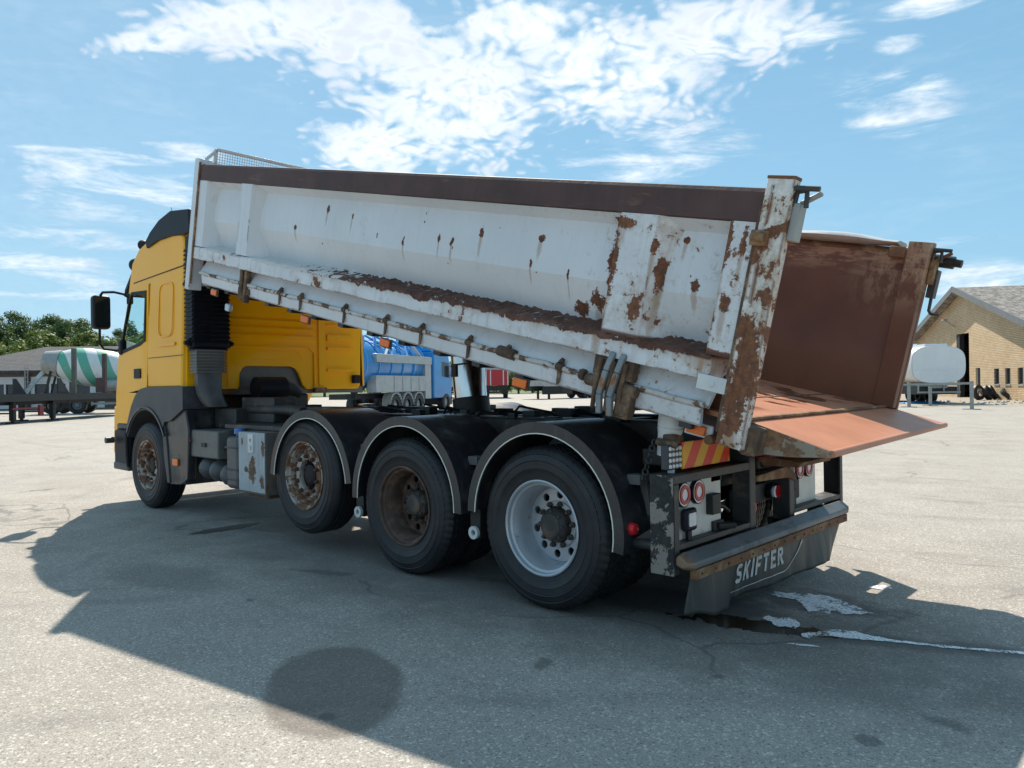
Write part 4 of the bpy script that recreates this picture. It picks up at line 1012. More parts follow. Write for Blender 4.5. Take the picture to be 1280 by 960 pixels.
# ---- chassis
def chassis():
    b = MB()
    for y in (-.42, .42):
        b.plate([(-7.0, .78), (.80, .78), (.80, 1.02), (-4.9, 1.02), (-7.0, 1.0)], .09, XZ(y-.045))
    for x in (-6.9, -5.6, -4.5, -3.3, -2.0, -.68, .5): b.box((x-.06, -.38, .82), (x+.06, .38, .98))
    co = b.build('chassis_frame', 'chassis', T, bev=.006)
    b = MB()
    for y in (-.41, .41):
        b.box((-4.85, y-.05, 1.025), (.95, y+.05, 1.155))
        b.box((-4.85, y-.075, 1.155), (.95, y+.075, 1.167)) ; b.box((-4.6, y-.08, 1.02), (.9, y+.08, 1.03))
    for x in (-4.6, -3.35, -2.35, -1.45, -.2, .75): b.box((x-.05, -.36, 1.04), (x+.05, .36, 1.15))
    b.build('subframe', 'chassis_worn', T, bev=.004)
    # axles
    for x, z in ((-6.265, WR), (-2.769, WR+.129), (-1.37, WR), (0, WR)):
        a = MB(); a.tube([(x, -.92, z), (x, .92, z)], .075 if x < -2 else .10, 16)
        if x > -2: a.lathe([(0, -.22), (.14, -.2), (.21, -.08), (.21, .08), (.14, .2), (0, .22)], 20, 'X', (x, 0, z))
        for s in (-1, 1): a.tube([(x+.12, s*.5, z+.05), (x+.12, s*.5, z+.38)], .11 if x < 0 else .12, 16)
        a.build('axle', 'chassis', T)
        lf = MB()
        for s in (-1, 1):
            for k in range(3):
                pts = [(x-.62, s*.52, z+.28-.02*k), (x-.3, s*.52, z+.17-.02*k), (x, s*.52, z+.13-.02*k), (x+.3, s*.52, z+.17-.02*k), (x+.62, s*.52, z+.28-.02*k)]
                for p, q in zip(pts, pts[1:]): lf.bar(p, q, .09, .016)
        lf.build('leaf_spring', 'chassis', T)
    # clutter along the frame top: valves, hoses, pipes, brackets
    rnd = random.Random(9); k = MB()
    for i in range(46):
        x = rnd.uniform(-4.7, .6); y = rnd.choice((-1, 1))*rnd.uniform(.3, .62); s = rnd.uniform(.02, .06)
        z = 1.15+rnd.uniform(-.02, .05)
        k.box((x-s*1.6, y-s, z-s), (x+s*1.6, y+s, z+s*.9))
    for x in (-3.9, -2.6, -1.9, -.9): k.lathe([(0, -.12), (.07, -.1), (.07, .1), (0, .12)], 14, 'X', (x, -.62, .98))
    tag(k.build('valve_block', 'chassis', T, bev=.004), kind='stuff')
    h = MB()
    for i in range(14):
        x = rnd.uniform(-4.4, .1); y = rnd.uniform(-.6, .5); L = rnd.uniform(.3, .8)
        h.tube([(x, y, 1.10), (x+L*.25, y-.05, 1.19+rnd.uniform(0, .05)), (x+L*.6, y+.08, 1.17), (x+L, y+rnd.uniform(-.1, .1), 1.08)], .012, 6)
    tag(h.build('air_hose', 'black_plastic', T), kind='stuff')
    # hydraulic oil tank, exhaust and gearbox lumps under the cab back
    g = MB(); g.box((-4.85, -.75, 1.05), (-4.15, -.48, 1.32)); g.box((-5.2, -.9, .98), (-4.7, -.5, 1.2)); g.box((-4.55, -1.1, 1.0), (-3.35, -.5, 1.05)); g.build('service_deck', 'chassis_worn', T, bev=.01)
    g = MB(); g.tube([(-5.08, -.46, 1.42), (-5.08, -.10, 1.42)], .135, 28); g.tube([(-5.08, -.10, 1.42), (-5.08, .02, 1.40), (-5.08, .12, 1.34)], [.10, .07, .045], 14); g.build('air_dryer', 'black_plastic', T)
    g = MB(); g.box((-6.9, -.38, .62), (-5.3, .38, 1.35)); g.tube([(-5.4, 0, .85), (-4.3, 0, .85)], .16, 16); g.build('gearbox', 'chassis', T, bev=.03)
    g = MB(); g.tube([(-4.75, -.72, 1.19), (-3.9, -.72, 1.19), (-3.65, -.70, 1.17)], .055, 14); g.tube([(-4.0, -.72, 1.19), (-3.4, -.6, 1.2), (-2.8, -.55, 1.2)], .03, 8); g.build('exhaust_pipe', 'chassis_worn', T)
    for p, q in (((-3.2, -.95, .75), (-3.1, -.45, 1.0)), ((-2.15, -.95, .5), (-2.05, -.4, .9)), ((-.74, -.95, .45), (-.66, -.4, .9))):
        b = MB(); b.box(p, q); b.build('crossmember', 'chassis_worn', T, bev=.005)
    # mid drop plates between the wheels
    for x in (-2.02, -.66):
        b = MB(); b.box((x-.05, -1.18, .36), (x+.05, -1.10, .56)); b.bar((x, -1.14, .56), (x, -.45, .62), .05); b.build('step_bracket', 'chassis', T, bev=.006)
        b = MB(); b.lathe([(.045, -.012), (.045, .012), (.02, .012), (.02, -.012)], 20, 'Y', (x+.01, -1.2, .40), closed=True); b.build('towing_hook', 'white_steel', T)
    # lifting ram
    r = MB(); r.lathe([(0, 0), (.150, 0), (.150, .97), (0, .97)], 36, 'Z', (-1.90, .0, 1.16)) if False else None
    p0 = V((-1.90, 0, 1.10)); d = V((-.115, 0, 1)).normalized()
    r = MB()
    r.tube([p0+d*.05, p0+d*.21], .172, 36)
    r.build('ram_base', 'chassis', T, bev=.01)
    r = MB(); r.tube([p0+d*.15, p0+d*.52], .152, 40); r.tube([p0+d*.5, p0+d*.86], .150, 40); r.tube([p0+d*.8, p0+d*1.1], .125, 40); ro = r.build('lifting_ram', 'chrome', T)
    r = MB(); r.tube([p0+d*.505, p0+d*.52], .160, 40); r.box((-2.0, -.17, 1.5), (-1.94, -.15, 1.62)); r.build('ram_collar', 'chassis', ro)
chassis()

# ---- cab
def cab():
    BX = -5.27
    prof = [(BX, 1.43), (BX, 3.06), (-5.33, 3.17), (-5.5, 3.24), (-5.9, 3.27), (-6.3, 3.25), (-6.62, 3.17), (-6.82, 3.02), (-6.88, 2.80), (-6.92, 2.62), (-7.12, 1.95), (-7.20, 1.80), (-7.29, 1.35), (-7.32, .97), (-7.0, .97), (-6.82, .98), (-6.76, 1.08), (-6.68, 1.2), (-6.55, 1.33), (-6.4, 1.41), (-6.25, 1.43)]
    n = len(prof)
    def inset(pl, d):
        out = []; k = len(pl)
        for i in range(k):
            a, b_, c = V((*pl[i-1], 0)), V((*pl[i], 0)), V((*pl[(i+1) % k], 0))
            e1 = (b_-a).normalized(); e2 = (c-b_).normalized()
            n1 = V((-e1.y, e1.x, 0)); n2 = V((-e2.y, e2.x, 0)); bis = (n1+n2); bis = bis/max(.5, bis.dot(n1)) if bis.length > 1e-4 else n1
            out.append((b_.x-bis.x*d, b_.y-bis.y*d))
        return out
    area = sum(prof[i][0]*prof[(i+1) % n][1]-prof[(i+1) % n][0]*prof[i][1] for i in range(n))
    sg = 1 if area < 0 else -1
    def yy(y, z): return y*(1-.035*max(0, z-1.9))
    def M(y): return lambda u, v, w_: V((u, yy(y, v)+(w_ if y < 0 else -w_), v))
    win = [(-6.30, 2.60), (-6.30, 2.02), (-6.42, 1.98), (-7.02, 1.90), (-7.04, 1.99), (-6.80, 2.56), (-6.74, 2.62)]
    i1 = inset(prof, .035*sg)
    b = MB()
    for s in (-1, 1):
        hl = [win] if True else []
        b.plate(i1, .02, M(s*1.235), hl)
    prof3 = [inset(prof, .035*sg), inset(prof, .012*sg), prof]
    ys = [1.235, 1.222, 1.185]
    rings = [[(p, -y) for p in pr] for pr, y in zip(prof3, ys)]+[[(p, y) for p in pr] for pr, y in zip(prof3[::-1], ys[::-1])]
    vs = []; fs = []
    for rg in rings: vs += [V((p[0], yy(y, p[1]), p[1])) for p, y in rg]
    for j in range(len(rings)-1):
        for i in range(n):
            i2_ = (i+1) % n
            if j == 2 and (i == 9 or i == 0): continue          # windscreen opening and back wall
            fs.append((j*n+i, j*n+i2_, (j+1)*n+i2_, (j+1)*n+i))
    b.add(vs, fs)
    body = b.build('cab_body', 'yellow', T, smooth=40)
    g = MB(); g.add([V((p[0], yy(y, p[1]), p[1])) for p, y in ((prof[9], -1.18), (prof[10], -1.18), (prof[10], 1.18), (prof[9], 1.18))], [(0, 1, 2, 3)]); g.build('windscreen', 'cab_glass', body)
    # far side pane
    g = MB(); g.plate(win, .006, M(1.225)); g.build('side_window', 'cab_glass', body)
    # door: a skin 8 mm proud of the body, its own pane and handle
    dz = [(-6.235, 2.69), (-6.235, 1.44), (-6.40, 1.425), (-6.56, 1.34), (-6.69, 1.21), (-6.77, 1.09), (-6.83, 1.0), (-7.24, 1.0), (-7.235, 1.35), (-7.15, 1.80), (-7.07, 1.97), (-6.80, 2.64), (-6.76, 2.68)]
    d = MB(); d.plate(dz, .010, lambda u, v, w_: V((u, yy(-1.2365, v)-w_, v)), [win]); door = d.build('door', 'yellow', T, bev=.004)
    f = MB(); wi = inset(win, -.022 if sum(win[i][0]*win[(i+1) % 7][1]-win[(i+1) % 7][0]*win[i][1] for i in range(7)) < 0 else .022)
    w_in = inset(win, .02 if sum(win[i][0]*win[(i+1) % 7][1]-win[(i+1) % 7][0]*win[i][1] for i in range(7)) < 0 else -.02)
    f.plate(wi, .016, lambda u, v, w_: V((u, yy(-1.243, v)-w_+.006, v)), [w_in]); f.build('window_seal', 'black_plastic', door)
    g = MB(); g.plate(win, .006, lambda u, v, w_: V((u, yy(-1.232, v)+w_, v))); g.build('window', 'cab_glass', door)
    h = MB(); h.box((-6.60, -1.262, 1.56), (-6.40, -1.246, 1.68)); ho = h.build('door_handle', 'black_plastic', door, bev=.01)
    # pressed panel behind the door (raised rim), seams
    q = MB(); ring = rrect(-5.93, 2.03, -5.53, 2.66, .10); q.plate(ring, .008, lambda u, v, w_: V((u, yy(-1.235, v)-w_+.001, v)), [rrect(-5.915, 2.045, -5.545, 2.645, .09)]); 
    q.plate(rrect(-5.93, 1.92, -5.45, 1.96, .01), .006, lambda u, v, w_: V((u, yy(-1.235, v)-w_+.001, v))); q.build('side_pressing', 'yellow', body)
    q = MB()
    q.plate([(-6.72, 2.745), (BX+.03, 2.80), (BX+.03, 2.812), (-6.72, 2.757)], .004, lambda u, v, w_: V((u, yy(-1.235, v)-w_-.0005, v)))
    q.plate([(-6.228, 1.45), (-6.222, 1.45), (-6.205, 2.70), (-6.215, 2.70)], .004, lambda u, v, w_: V((u, yy(-1.235, v)-w_-.0005, v)))
    q.plate([(-6.2, 1.795), (BX+.04, 1.80), (BX+.04, 1.806), (-6.2, 1.801)], .004, lambda u, v, w_: V((u, yy(-1.235, v)-w_-.0005, v)))
    q.build('seam', 'black_plastic', body)
    # back wall: pressed sheet with a notch over the gearbox
    bw = [(-1.19, 1.40), (-.60, 1.40), (-.565, 1.45), (-.56, 1.60), (-.52, 1.665), (-.46, 1.685), (.10, 1.685), (.16, 1.665), (.21, 1.60), (.27, 1.45), (.33, 1.40), (1.10, 1.40), (1.14, 1.45), (1.16, 2.2), (1.13, 3.1), (-1.13, 3.1), (-1.185, 1.9)]
    p = MB(); p.plate(bw, .03, YZ(BX-.02)); back = p.build('rear_panel', 'yellow_back', T, bev=.012, seg=3)
    e = MB()
    def rib(y0, z0, y1, z1, pr=.034, r=.012): e.plate(rrect(y0, z0, y1, z1, min(r, (z1-z0)/2-.001)), pr, YZ(BX+.008))
    for z in (2.02, 2.11, 2.20): rib(-.76, z, .44, z+.045)
    for z0, z1 in ((2.22, 2.235), (2.02, 2.10), (1.90, 1.94), (1.62, 1.66)): rib(.62, z0, 1.02, z1)
    e.plate(rrect(-.80, 1.42, .50, 1.985, .10), .006, YZ(BX+.008), [rrect(-.79, 1.41, .49, 1.972, .09), ] if False else [])if False else None
    ring = [(-.72, 1.44), (-.72, 1.86), (-.66, 1.93), (.36, 1.93), (.44, 1.86), (.44, 1.44)]; rin = [(-.708, 1.44), (-.708, 1.855), (-.655, 1.918), (.355, 1.918), (.428, 1.855), (.428, 1.44)]
    e.plate(ring+rin[::-1], .022, YZ(BX+.008))
    e.plate([(-.36, 1.76), (.28, 1.76), (.20, 1.875), (-.36, 1.875), (-.36, 1.865), (.19, 1.865), (.262, 1.768), (-.36, 1.768)], .008, YZ(BX+.008))
    rib(.50, 1.45, .60, 2.35, .02, .02)
    e.plate(rrect(-.78, 2.28, .46, 3.0, .06), .012, YZ(BX+.008))
    e.build('pressing', 'yellow_back', back, bev=.005, seg=2)
    for ya in (-.80, .42): lb = MB(); lb.box((BX, ya, 1.355), (BX+.05, ya+.18, 1.42)); lb.build('mount_bracket', 'rust_brown', T, bev=.006)
    lm = MB(); lm.box((BX+.01, 1.0, 1.47), (BX+.07, 1.10, 1.58)); lm.build('socket', 'black_plastic', T, bev=.01)
    # roof spoiler and its side deflector
    sp = MB(); nx, ny = 14, 12; pts = []
    for i in range(nx+1):
        t = i/nx; x = -6.28+t*1.16
        zt = 3.24+.24*sin(pi/2*min(1, t*1.15))**.8; zb = 3.16+.03*t
        hw = 1.16-.10*(1-t)**2
        for j in range(ny+1):
            u = -1+2*j/ny; e_ = abs(u)**5
            z = zt-(zt-zb)*e_
            pts.append((x+.18*e_*(t*.4), hw*u*(1-.02*(1-e_)), z))
    fs = [(i*(ny+1)+j, i*(ny+1)+j+1, (i+1)*(ny+1)+j+1, (i+1)*(ny+1)+j) for i in range(nx) for j in range(ny)]
    sp.add(pts, fs); s1 = sp.build('roof_spoiler', 'black_plastic', T, smooth=50)
    md = s1.modifiers.new('s', 'SOLIDIFY'); md.thickness = .02
    sd = MB(); sd.plate([(-6.30, 3.13), (-6.34, 3.22), (-6.20, 3.31), (-5.95, 3.41), (-5.60, 3.47), (-5.12, 3.41), (-5.10, 3.15), (-5.3, 3.15), (-5.6, 3.18), (-5.95, 3.18)], .05, XZ(-1.205)); sd.build('spoiler_side', 'black_plastic', s1, bev=.012)
    # sun visor, horn, roof lamps
    v = MB(); v.plate([(-6.86, 2.86), (-6.86, 2.92), (-7.12, 2.70), (-7.14, 2.62)], 2.34, lambda u, v_, w_: V((u, -1.17+w_, v_))); v.build('sun_visor', 'black_plastic', T, bev=.01)
    for y, r, x, z in ((-1.08, .085, -6.93, 3.02), (-.5, .085, -6.93, 3.02), (.5, .085, -6.93, 3.02)):
        l = MB(); l.lathe([(0, .10), (.04, .09), (r, .0), (r, -.05), (r*.8, -.06), (0, -.06)], 24, 'X', (x, y, z)); l.tube([(x+.02, y, z-.06), (x+.08, y, z-.14)], .015, 6); l.build('roof_lamp', 'black_plastic', T)
    l = MB(); l.lathe([(0, .12), (.02, .1), (.07, -.06), (0, -.05)], 18, 'X', (-6.66, -1.08, 3.24)); l.tube([(-6.64, -1.08, 3.22), (-6.62, -1.05, 3.1)], .012, 6); l.build('horn', 'black_plastic', T)
    a = MB(); a.tube([(-6.1, -.95, 3.35), (-6.06, -1.0, 3.62)], [.006, .003], 5); a.build('aerial', 'black_plastic', T)
    # mirror
    mo = MB(); MX, MY = -7.27, -1.42
    mo.box((MX-.05, MY-.10, 2.20), (MX+.10, MY+.11, 2.63)); mir = mo.build('mirror', 'black_plastic', T, bev=.045, seg=4)
    gl = MB(); gl.plate(rrect(MY-.085, 2.23, MY+.095, 2.60, .03), .004, YZ(MX+.100)); gl.build('mirror_glass', 'glass_dark', mir)
    ar = MB(); ar.tube([(-6.86, -1.17, 2.56), (-6.92, -1.25, 2.63), (-7.02, -1.33, 2.66), (-7.18, -1.41, 2.665), (-7.26, -1.42, 2.62)], .016, 8)
    ar.tube([(-7.27, -1.42, 2.2), (-7.27, -1.42, 2.02), (-7.25, -1.38, 1.95), (-7.15, -1.27, 1.93), (-7.05, -1.2, 1.94)], .016, 8); ar.build('mirror_arm', 'black_plastic', mir)
    am = MB(); am.box((-7.09, -1.27, 1.87), (-6.99, -1.19, 2.06)); am.build('mirror_mount', 'black_plastic', T, bev=.02)
    am = MB(); am.box((-6.93, -1.22, 2.5), (-6.83, -1.16, 2.64)); am.build('mirror_mount', 'black_plastic', T, bev=.02)
    # wheel arch trim
    def arc(cx, cz, r, a0, a1, n_): return [(cx+r*cos(R(a0+(a1-a0)*i/n_)), cz+r*sin(R(a0+(a1-a0)*i/n_))) for i in range(n_+1)]
    cx, cz = -6.265, .56
    trim = [(-6.86, .82)]+[(-6.84, 1.0), (-6.78, 1.10), (-6.70, 1.22), (-6.57, 1.35), (-6.42, 1.43), (-6.2, 1.455), (-5.20, 1.455), (-5.20, 1.20), (-5.55, 1.06), (-5.70, 1.05)]+arc(cx, cz, .62, 38, 152, 14)
    tr = MB(); tr.plate(trim, .30, lambda u, v, w_: V((u, -1.262+w_, v))); tr.build('wheel_arch', 'grey_plastic', T, bev=.02, seg=3)
    tr = MB(); pts = arc(cx, cz, .635, 30, 150, 18); pin = arc(cx, cz, .665, 30, 150, 18); tr.plate(pin+pts[::-1], .02, lambda u, v, w_: V((u, -1.275+w_, v))); tr.build('arch_lip', 'fender_plastic', T, bev=.008)
    fl = MB(); fl.plate([(-5.80, 1.04), (-5.72, 1.08), (-5.20, 1.20), (-5.12, .98), (-5.16, .42), (-5.30, .36), (-5.62, .34), (-5.72, .60), (-5.78, .85)], .10, lambda u, v, w_: V((u, -1.235+w_, v)))
    fl.plate([(-1.235, .36), (-.85, .36), (-.85, 1.2), (-1.235, 1.2)], .03, lambda u, v, w_: V((-5.25+w_, u, v))); fl.build('front_mudflap', 'fender_plastic', T, bev=.02, seg=3)
    st = MB(); st.plate([(-5.81, 1.04), (-5.74, 1.04), (-5.68, .84), (-5.60, .35), (-5.67, .35), (-5.75, .62)], .02, lambda u, v, w_: V((u, -1.25+w_, v))); st.build('flap_edge', 'grey_plastic', T, bev=.008)
    om = MB(); om.box((-5.52, -1.255, .56), (-5.38, -1.236, .64)); om.build('side_marker', 'amber', T, bev=.006)
    # front step, bumper corner
    s = MB(); s.box((-7.38, -1.235, .44), (-6.90, -.6, .93)); s.box((-7.40, -1.2, .44), (-7.28, 1.2, .94)); s.build('bumper', 'black_plastic', T, bev=.05, seg=4)
    s = MB(); s.box((-7.36, -1.25, .40), (-6.86, -.9, .50)); s.build('step', 'grey_plastic', T, bev=.025, seg=3)
    s = MB(); s.tube([(-6.92, -1.24, .92), (-6.86, -1.26, .88), (-6.84, -1.26, .6), (-6.86, -1.24, .46)], .022, 8); s.build('grab_rail', 'black_plastic', T)
    s = MB(); s.plate([(-7.40, .60), (-7.36, 1.22), (-7.28, 1.22), (-7.28, .60)], .22, lambda u, v, w_: V((u, -1.225+w_, v))); s.build('bumper_corner', 'yellow', T, bev=.02)
    s = MB(); s.tube([(-7.30, -1.26, .78), (-7.30, -1.36, .78)], .04, 14); s.build('step_lamp', 'grey_plastic', T)
    s = MB(); s.box((-7.22, -1.245, .93), (-6.85, -1.1, 1.0)); s.build('entry_step', 'grey_plastic', T, bev=.02)
    # cab interior: seats, wheel
    it = MB(); it.box((-6.55, -.95, 1.45), (-6.05, -.4, 1.65)); it.box((-6.2, -.92, 1.62), (-6.02, -.43, 2.25)); it.box((-6.2, -.80, 2.28), (-6.08, -.55, 2.48)); it.box((-6.55, .4, 1.45), (-6.05, .95, 1.65)); it.box((-6.2, .43, 1.62), (-6.02, .92, 2.25)); it.box((-6.2, .55, 2.28), (-6.08, .8, 2.48)); it.box((-7.1, -1.15, 1.35), (-6.75, 1.15, 1.86)); it.build('seat', 'tank_dark', T, bev=.05, seg=3)
    ds = MB(); ds.box((-7.2, -1.2, 1.35), (-5.3, 1.2, 1.45)); ds.box((-5.9, -1.08, 1.45), (-5.31, 1.08, 3.0)); ds.build('cab_interior', 'battery_grey', T)
cab()

# ---- air intake behind the cab
def snorkel():
    b = MB(); x0, x1, y0, y1 = -5.20, -4.99, -1.22, -.80
    b.box((x0, y0, 1.88), (x1-.02, y1, 3.12)); b.box((x0, y0+.02, 1.84), (x1-.02, y1-.02, 1.88)); o = b.build('air_intake', 'black_plastic', T, bev=.02)
    l = MB(); z = 1.93
    while z < 2.98:
        for a, c in ((y0+.005, (y0+y1)/2-.012), ((y0+y1)/2+.012, y1-.005)):
            l.add([(x1-.02, a, z), (x1-.02, c, z), (x1+.008, c, z+.008), (x1+.008, a, z+.008), (x1-.02, a, z+.036), (x1-.02, c, z+.036)], [(0, 1, 2, 3), (3, 2, 5, 4), (0, 3, 4), (1, 5, 2)])
        l.add([(x0, y0, z), (x1-.02, y0, z), (x1-.02, y0-.015, z+.008), (x0, y0-.015, z+.008), (x0, y0, z+.036), (x1-.02, y0, z+.036)], [(0, 1, 2, 3), (3, 2, 5, 4)])
        z += .048
    l.build('louvre', 'black_plastic', o, smooth=0)
    for z in (2.57, 1.93):
        for s, y in ((-1, y0), (1, y1)):
            if s > 0 and z > 2.5: continue
            e = MB(); e.plate([(y, z-.05), (y, z+.05), (y+s*.07, z+.015), (y+s*.07, z-.015)], .05, YZ(-5.1)); e.lathe([(0, .0), (.014, .0), (.014, .015), (0, .02)], 8, 'X', (-5.05, y+s*.04, z)); e.build('mount_lug', 'black_plastic', o, bev=.004)
    w_ = MB(); z = 1.60; prof = []
    while z < 1.84:
        w_.box((-5.17, -1.19, z), (-5.0, -.85, z+.017)); w_.box((-5.16, -1.175, z+.017), (-5.02, -.865, z+.034)); z += .034
    w_.build('intake_bellows', 'battery_grey', T, smooth=0)
    d = MB(); secs = [(1.60, -1.02, .14, .07), (1.48, -1.02, .135, .07), (1.38, -1.01, .125, .08), (1.30, -.98, .12, .1), (1.22, -.93, .11, .1)]
    vs = []
    for z, y, hw, hx in secs:
        for u, v in ((-1, -.6), (-.6, -1), (.6, -1), (1, -.6), (1, .6), (.6, 1), (-.6, 1), (-1, .6)): vs.append((-5.09+v*hx, y+u*hw, z))
    d.add(vs, [(i*8+k, i*8+(k+1) % 8, (i+1)*8+(k+1) % 8, (i+1)*8+k) for i in range(4) for k in range(8)]); d.build('intake_duct', 'tank_dark', T, smooth=50)
snorkel()

# ---- boxes, tanks and fuel stuff on the camera side
def side_gear():
    b = MB(); b.box((-5.15, -1.20, .68), (-4.50, -.72, .975)); bo = b.build('battery_box', 'battery_grey', T, bev=.015)
    h = MB(); h.box((-4.86, -1.215, .80), (-4.76, -1.2, .84)); h.build('latch', 'chassis', bo)
    b = MB(); b.box((-4.50, -.95, .55), (-4.30, -.7, .93)); b.bar((-4.48, -1.12, .80), (-4.24, -1.12, .86), .05); b.build('tank_bracket', 'chassis', T, bev=.006)
    for x, z in ((-4.93, .56), (-4.68, .545), (-4.43, .52)):
        t = MB(); t.lathe([(0, -1.20), (.05, -1.19), (.10, -1.15), (.122, -1.08), (.124, -1.0), (.124, -.55), (.10, -.45), (0, -.42)], 28, 'Y', (x, 0, z))
        t.build('air_tank', 'tank_dark', T)
    b = MB(); b.box((-4.24, -1.245, .41), (-3.975, -.80, .94)); t = b.build('washer_tank', 'tank_dark', T, bev=.05, seg=4)
    rb = MB()
    for z in (.50, .60, .82): rb.box((-4.248, -1.252, z), (-3.968, -.80, z+.018))
    rb.build('strap', 'grey_plastic', t, bev=.005)
    c = MB(); c.tube([(-4.10, -1.16, .93), (-4.10, -1.16, .975)], .035, 16); c.build('filler_neck', 'tank_dark', t)
    c = MB(); c.lathe([(0, 0), (.052, 0), (.052, .045), (.045, .055), (0, .055)], 18, 'Z', (-4.10, -1.16, .965)); c.build('filler_cap', 'blue_cap', t, smooth=30)
    b = MB(); b.box((-3.95, -1.25, .42), (-3.44, -1.238, .995)); tb = b.build('toolbox_lid', 'toolbox', T, bev=.006)
    b = MB(); b.box((-3.945, -1.238, .40), (-3.44, -.62, 1.0)); b.build('toolbox', 'toolbox_side', T, bev=.008)
    l = MB(); l.plate(rrect(-3.74, .80, -3.64, .98, .008), .012, lambda u, v, w_: V((u, -1.25-w_, v)), [circ(.018, 14, -3.69, .92)[::-1]]); 
    l.box((-3.71, -1.275, .83), (-3.67, -1.262, .87)); l.build('lock_plate', 'white_steel', tb, bev=.002)
    d = MB(); d.box((-3.90, -1.18, .36), (-3.48, -.7, .40)); d.build('toolbox_base', 'rust_heavy', T, bev=.01)
    for i in range(2):
        h = MB(); h.tube([(-3.38+.09*i, -1.15, .95), (-3.34+.09*i, -1.17, .75), (-3.36+.08*i, -1.16, .52)], .012, 6); h.build('hose', 'black_plastic', T)
    # orange lead at the battery box
    s = MB(); s.tube([(-5.14, -1.2, .86), (-5.10, -1.23, .86)], .012, 6); s.build('grease_nipple', 'red_dull', T)
side_gear()

# ---- mudguards
def mudguards():
    def ring(cx, cz, y0, y1, r0, r1, a0, a1, name, mat, parent, n=32):
        b = MB(); vs = []
        for i in range(n+1):
            a = R(a0+(a1-a0)*i/n)
            for y in (y0, y1):
                for r in (r0, r1): vs.append((cx+r*cos(a), y, cz+r*sin(a)))
        fs = []
        for i in range(n):
            p, q = i*4, i*4+4
            fs += [(p, q, q+1, p+1), (p+2, p+3, q+3, q+2), (p+1, q+1, q+3, p+3), (p, p+2, q+2, q)]
        fs += [(0, 1, 3, 2), (n*4, n*4+2, n*4+3, n*4+1)]
        b.add(vs, fs); return b.build(name, mat, parent, smooth=45)
    for cx, cz, a0, a1 in ((.02, .545, -9, 178), (-1.33, .555, -2, 182), (-2.63, .585, 5, 176)):
        for s in (-1, 1):
            ya, yb = (-1.285, -.66) if s < 0 else (.66, 1.285)
            o = ring(cx, cz, ya, yb, .625, .640, a0, a1, 'mudguard', 'fender_plastic', T)
            oo = (-1.286, -1.270) if s < 0 else (1.270, 1.286)
            ring(cx, cz, oo[0], oo[1], .568, .642, a0, a1, 'mudguard_rim', 'fender_plastic', o)
            oo = (-1.290, -1.2845) if s < 0 else (1.2845, 1.290)
            ring(cx, cz, oo[0], oo[1], .567, .5735, a0, a1, 'white_piping', 'trim_white', o)
            e = MB(); yc = s*.9
            if s < 0:
                for a in (30, ) if cx < 0 else (28,):
                    x = cx+.66*cos(R(a)); z = cz+.66*sin(R(a))
                    e.tube([(x+.02, -1.10, z), (x+.02, -.45, z)], .024, 10); e.bar((x+.02, -1.02, z), (x+.05, -1.02, z-.22), .025, .05)
                    e.box((x-.03, -1.12, z-.03), (x+.06, -1.04, z+.03))
                e.build('mudguard_bracket', 'battery_grey', T, bev=.004)
mudguards()

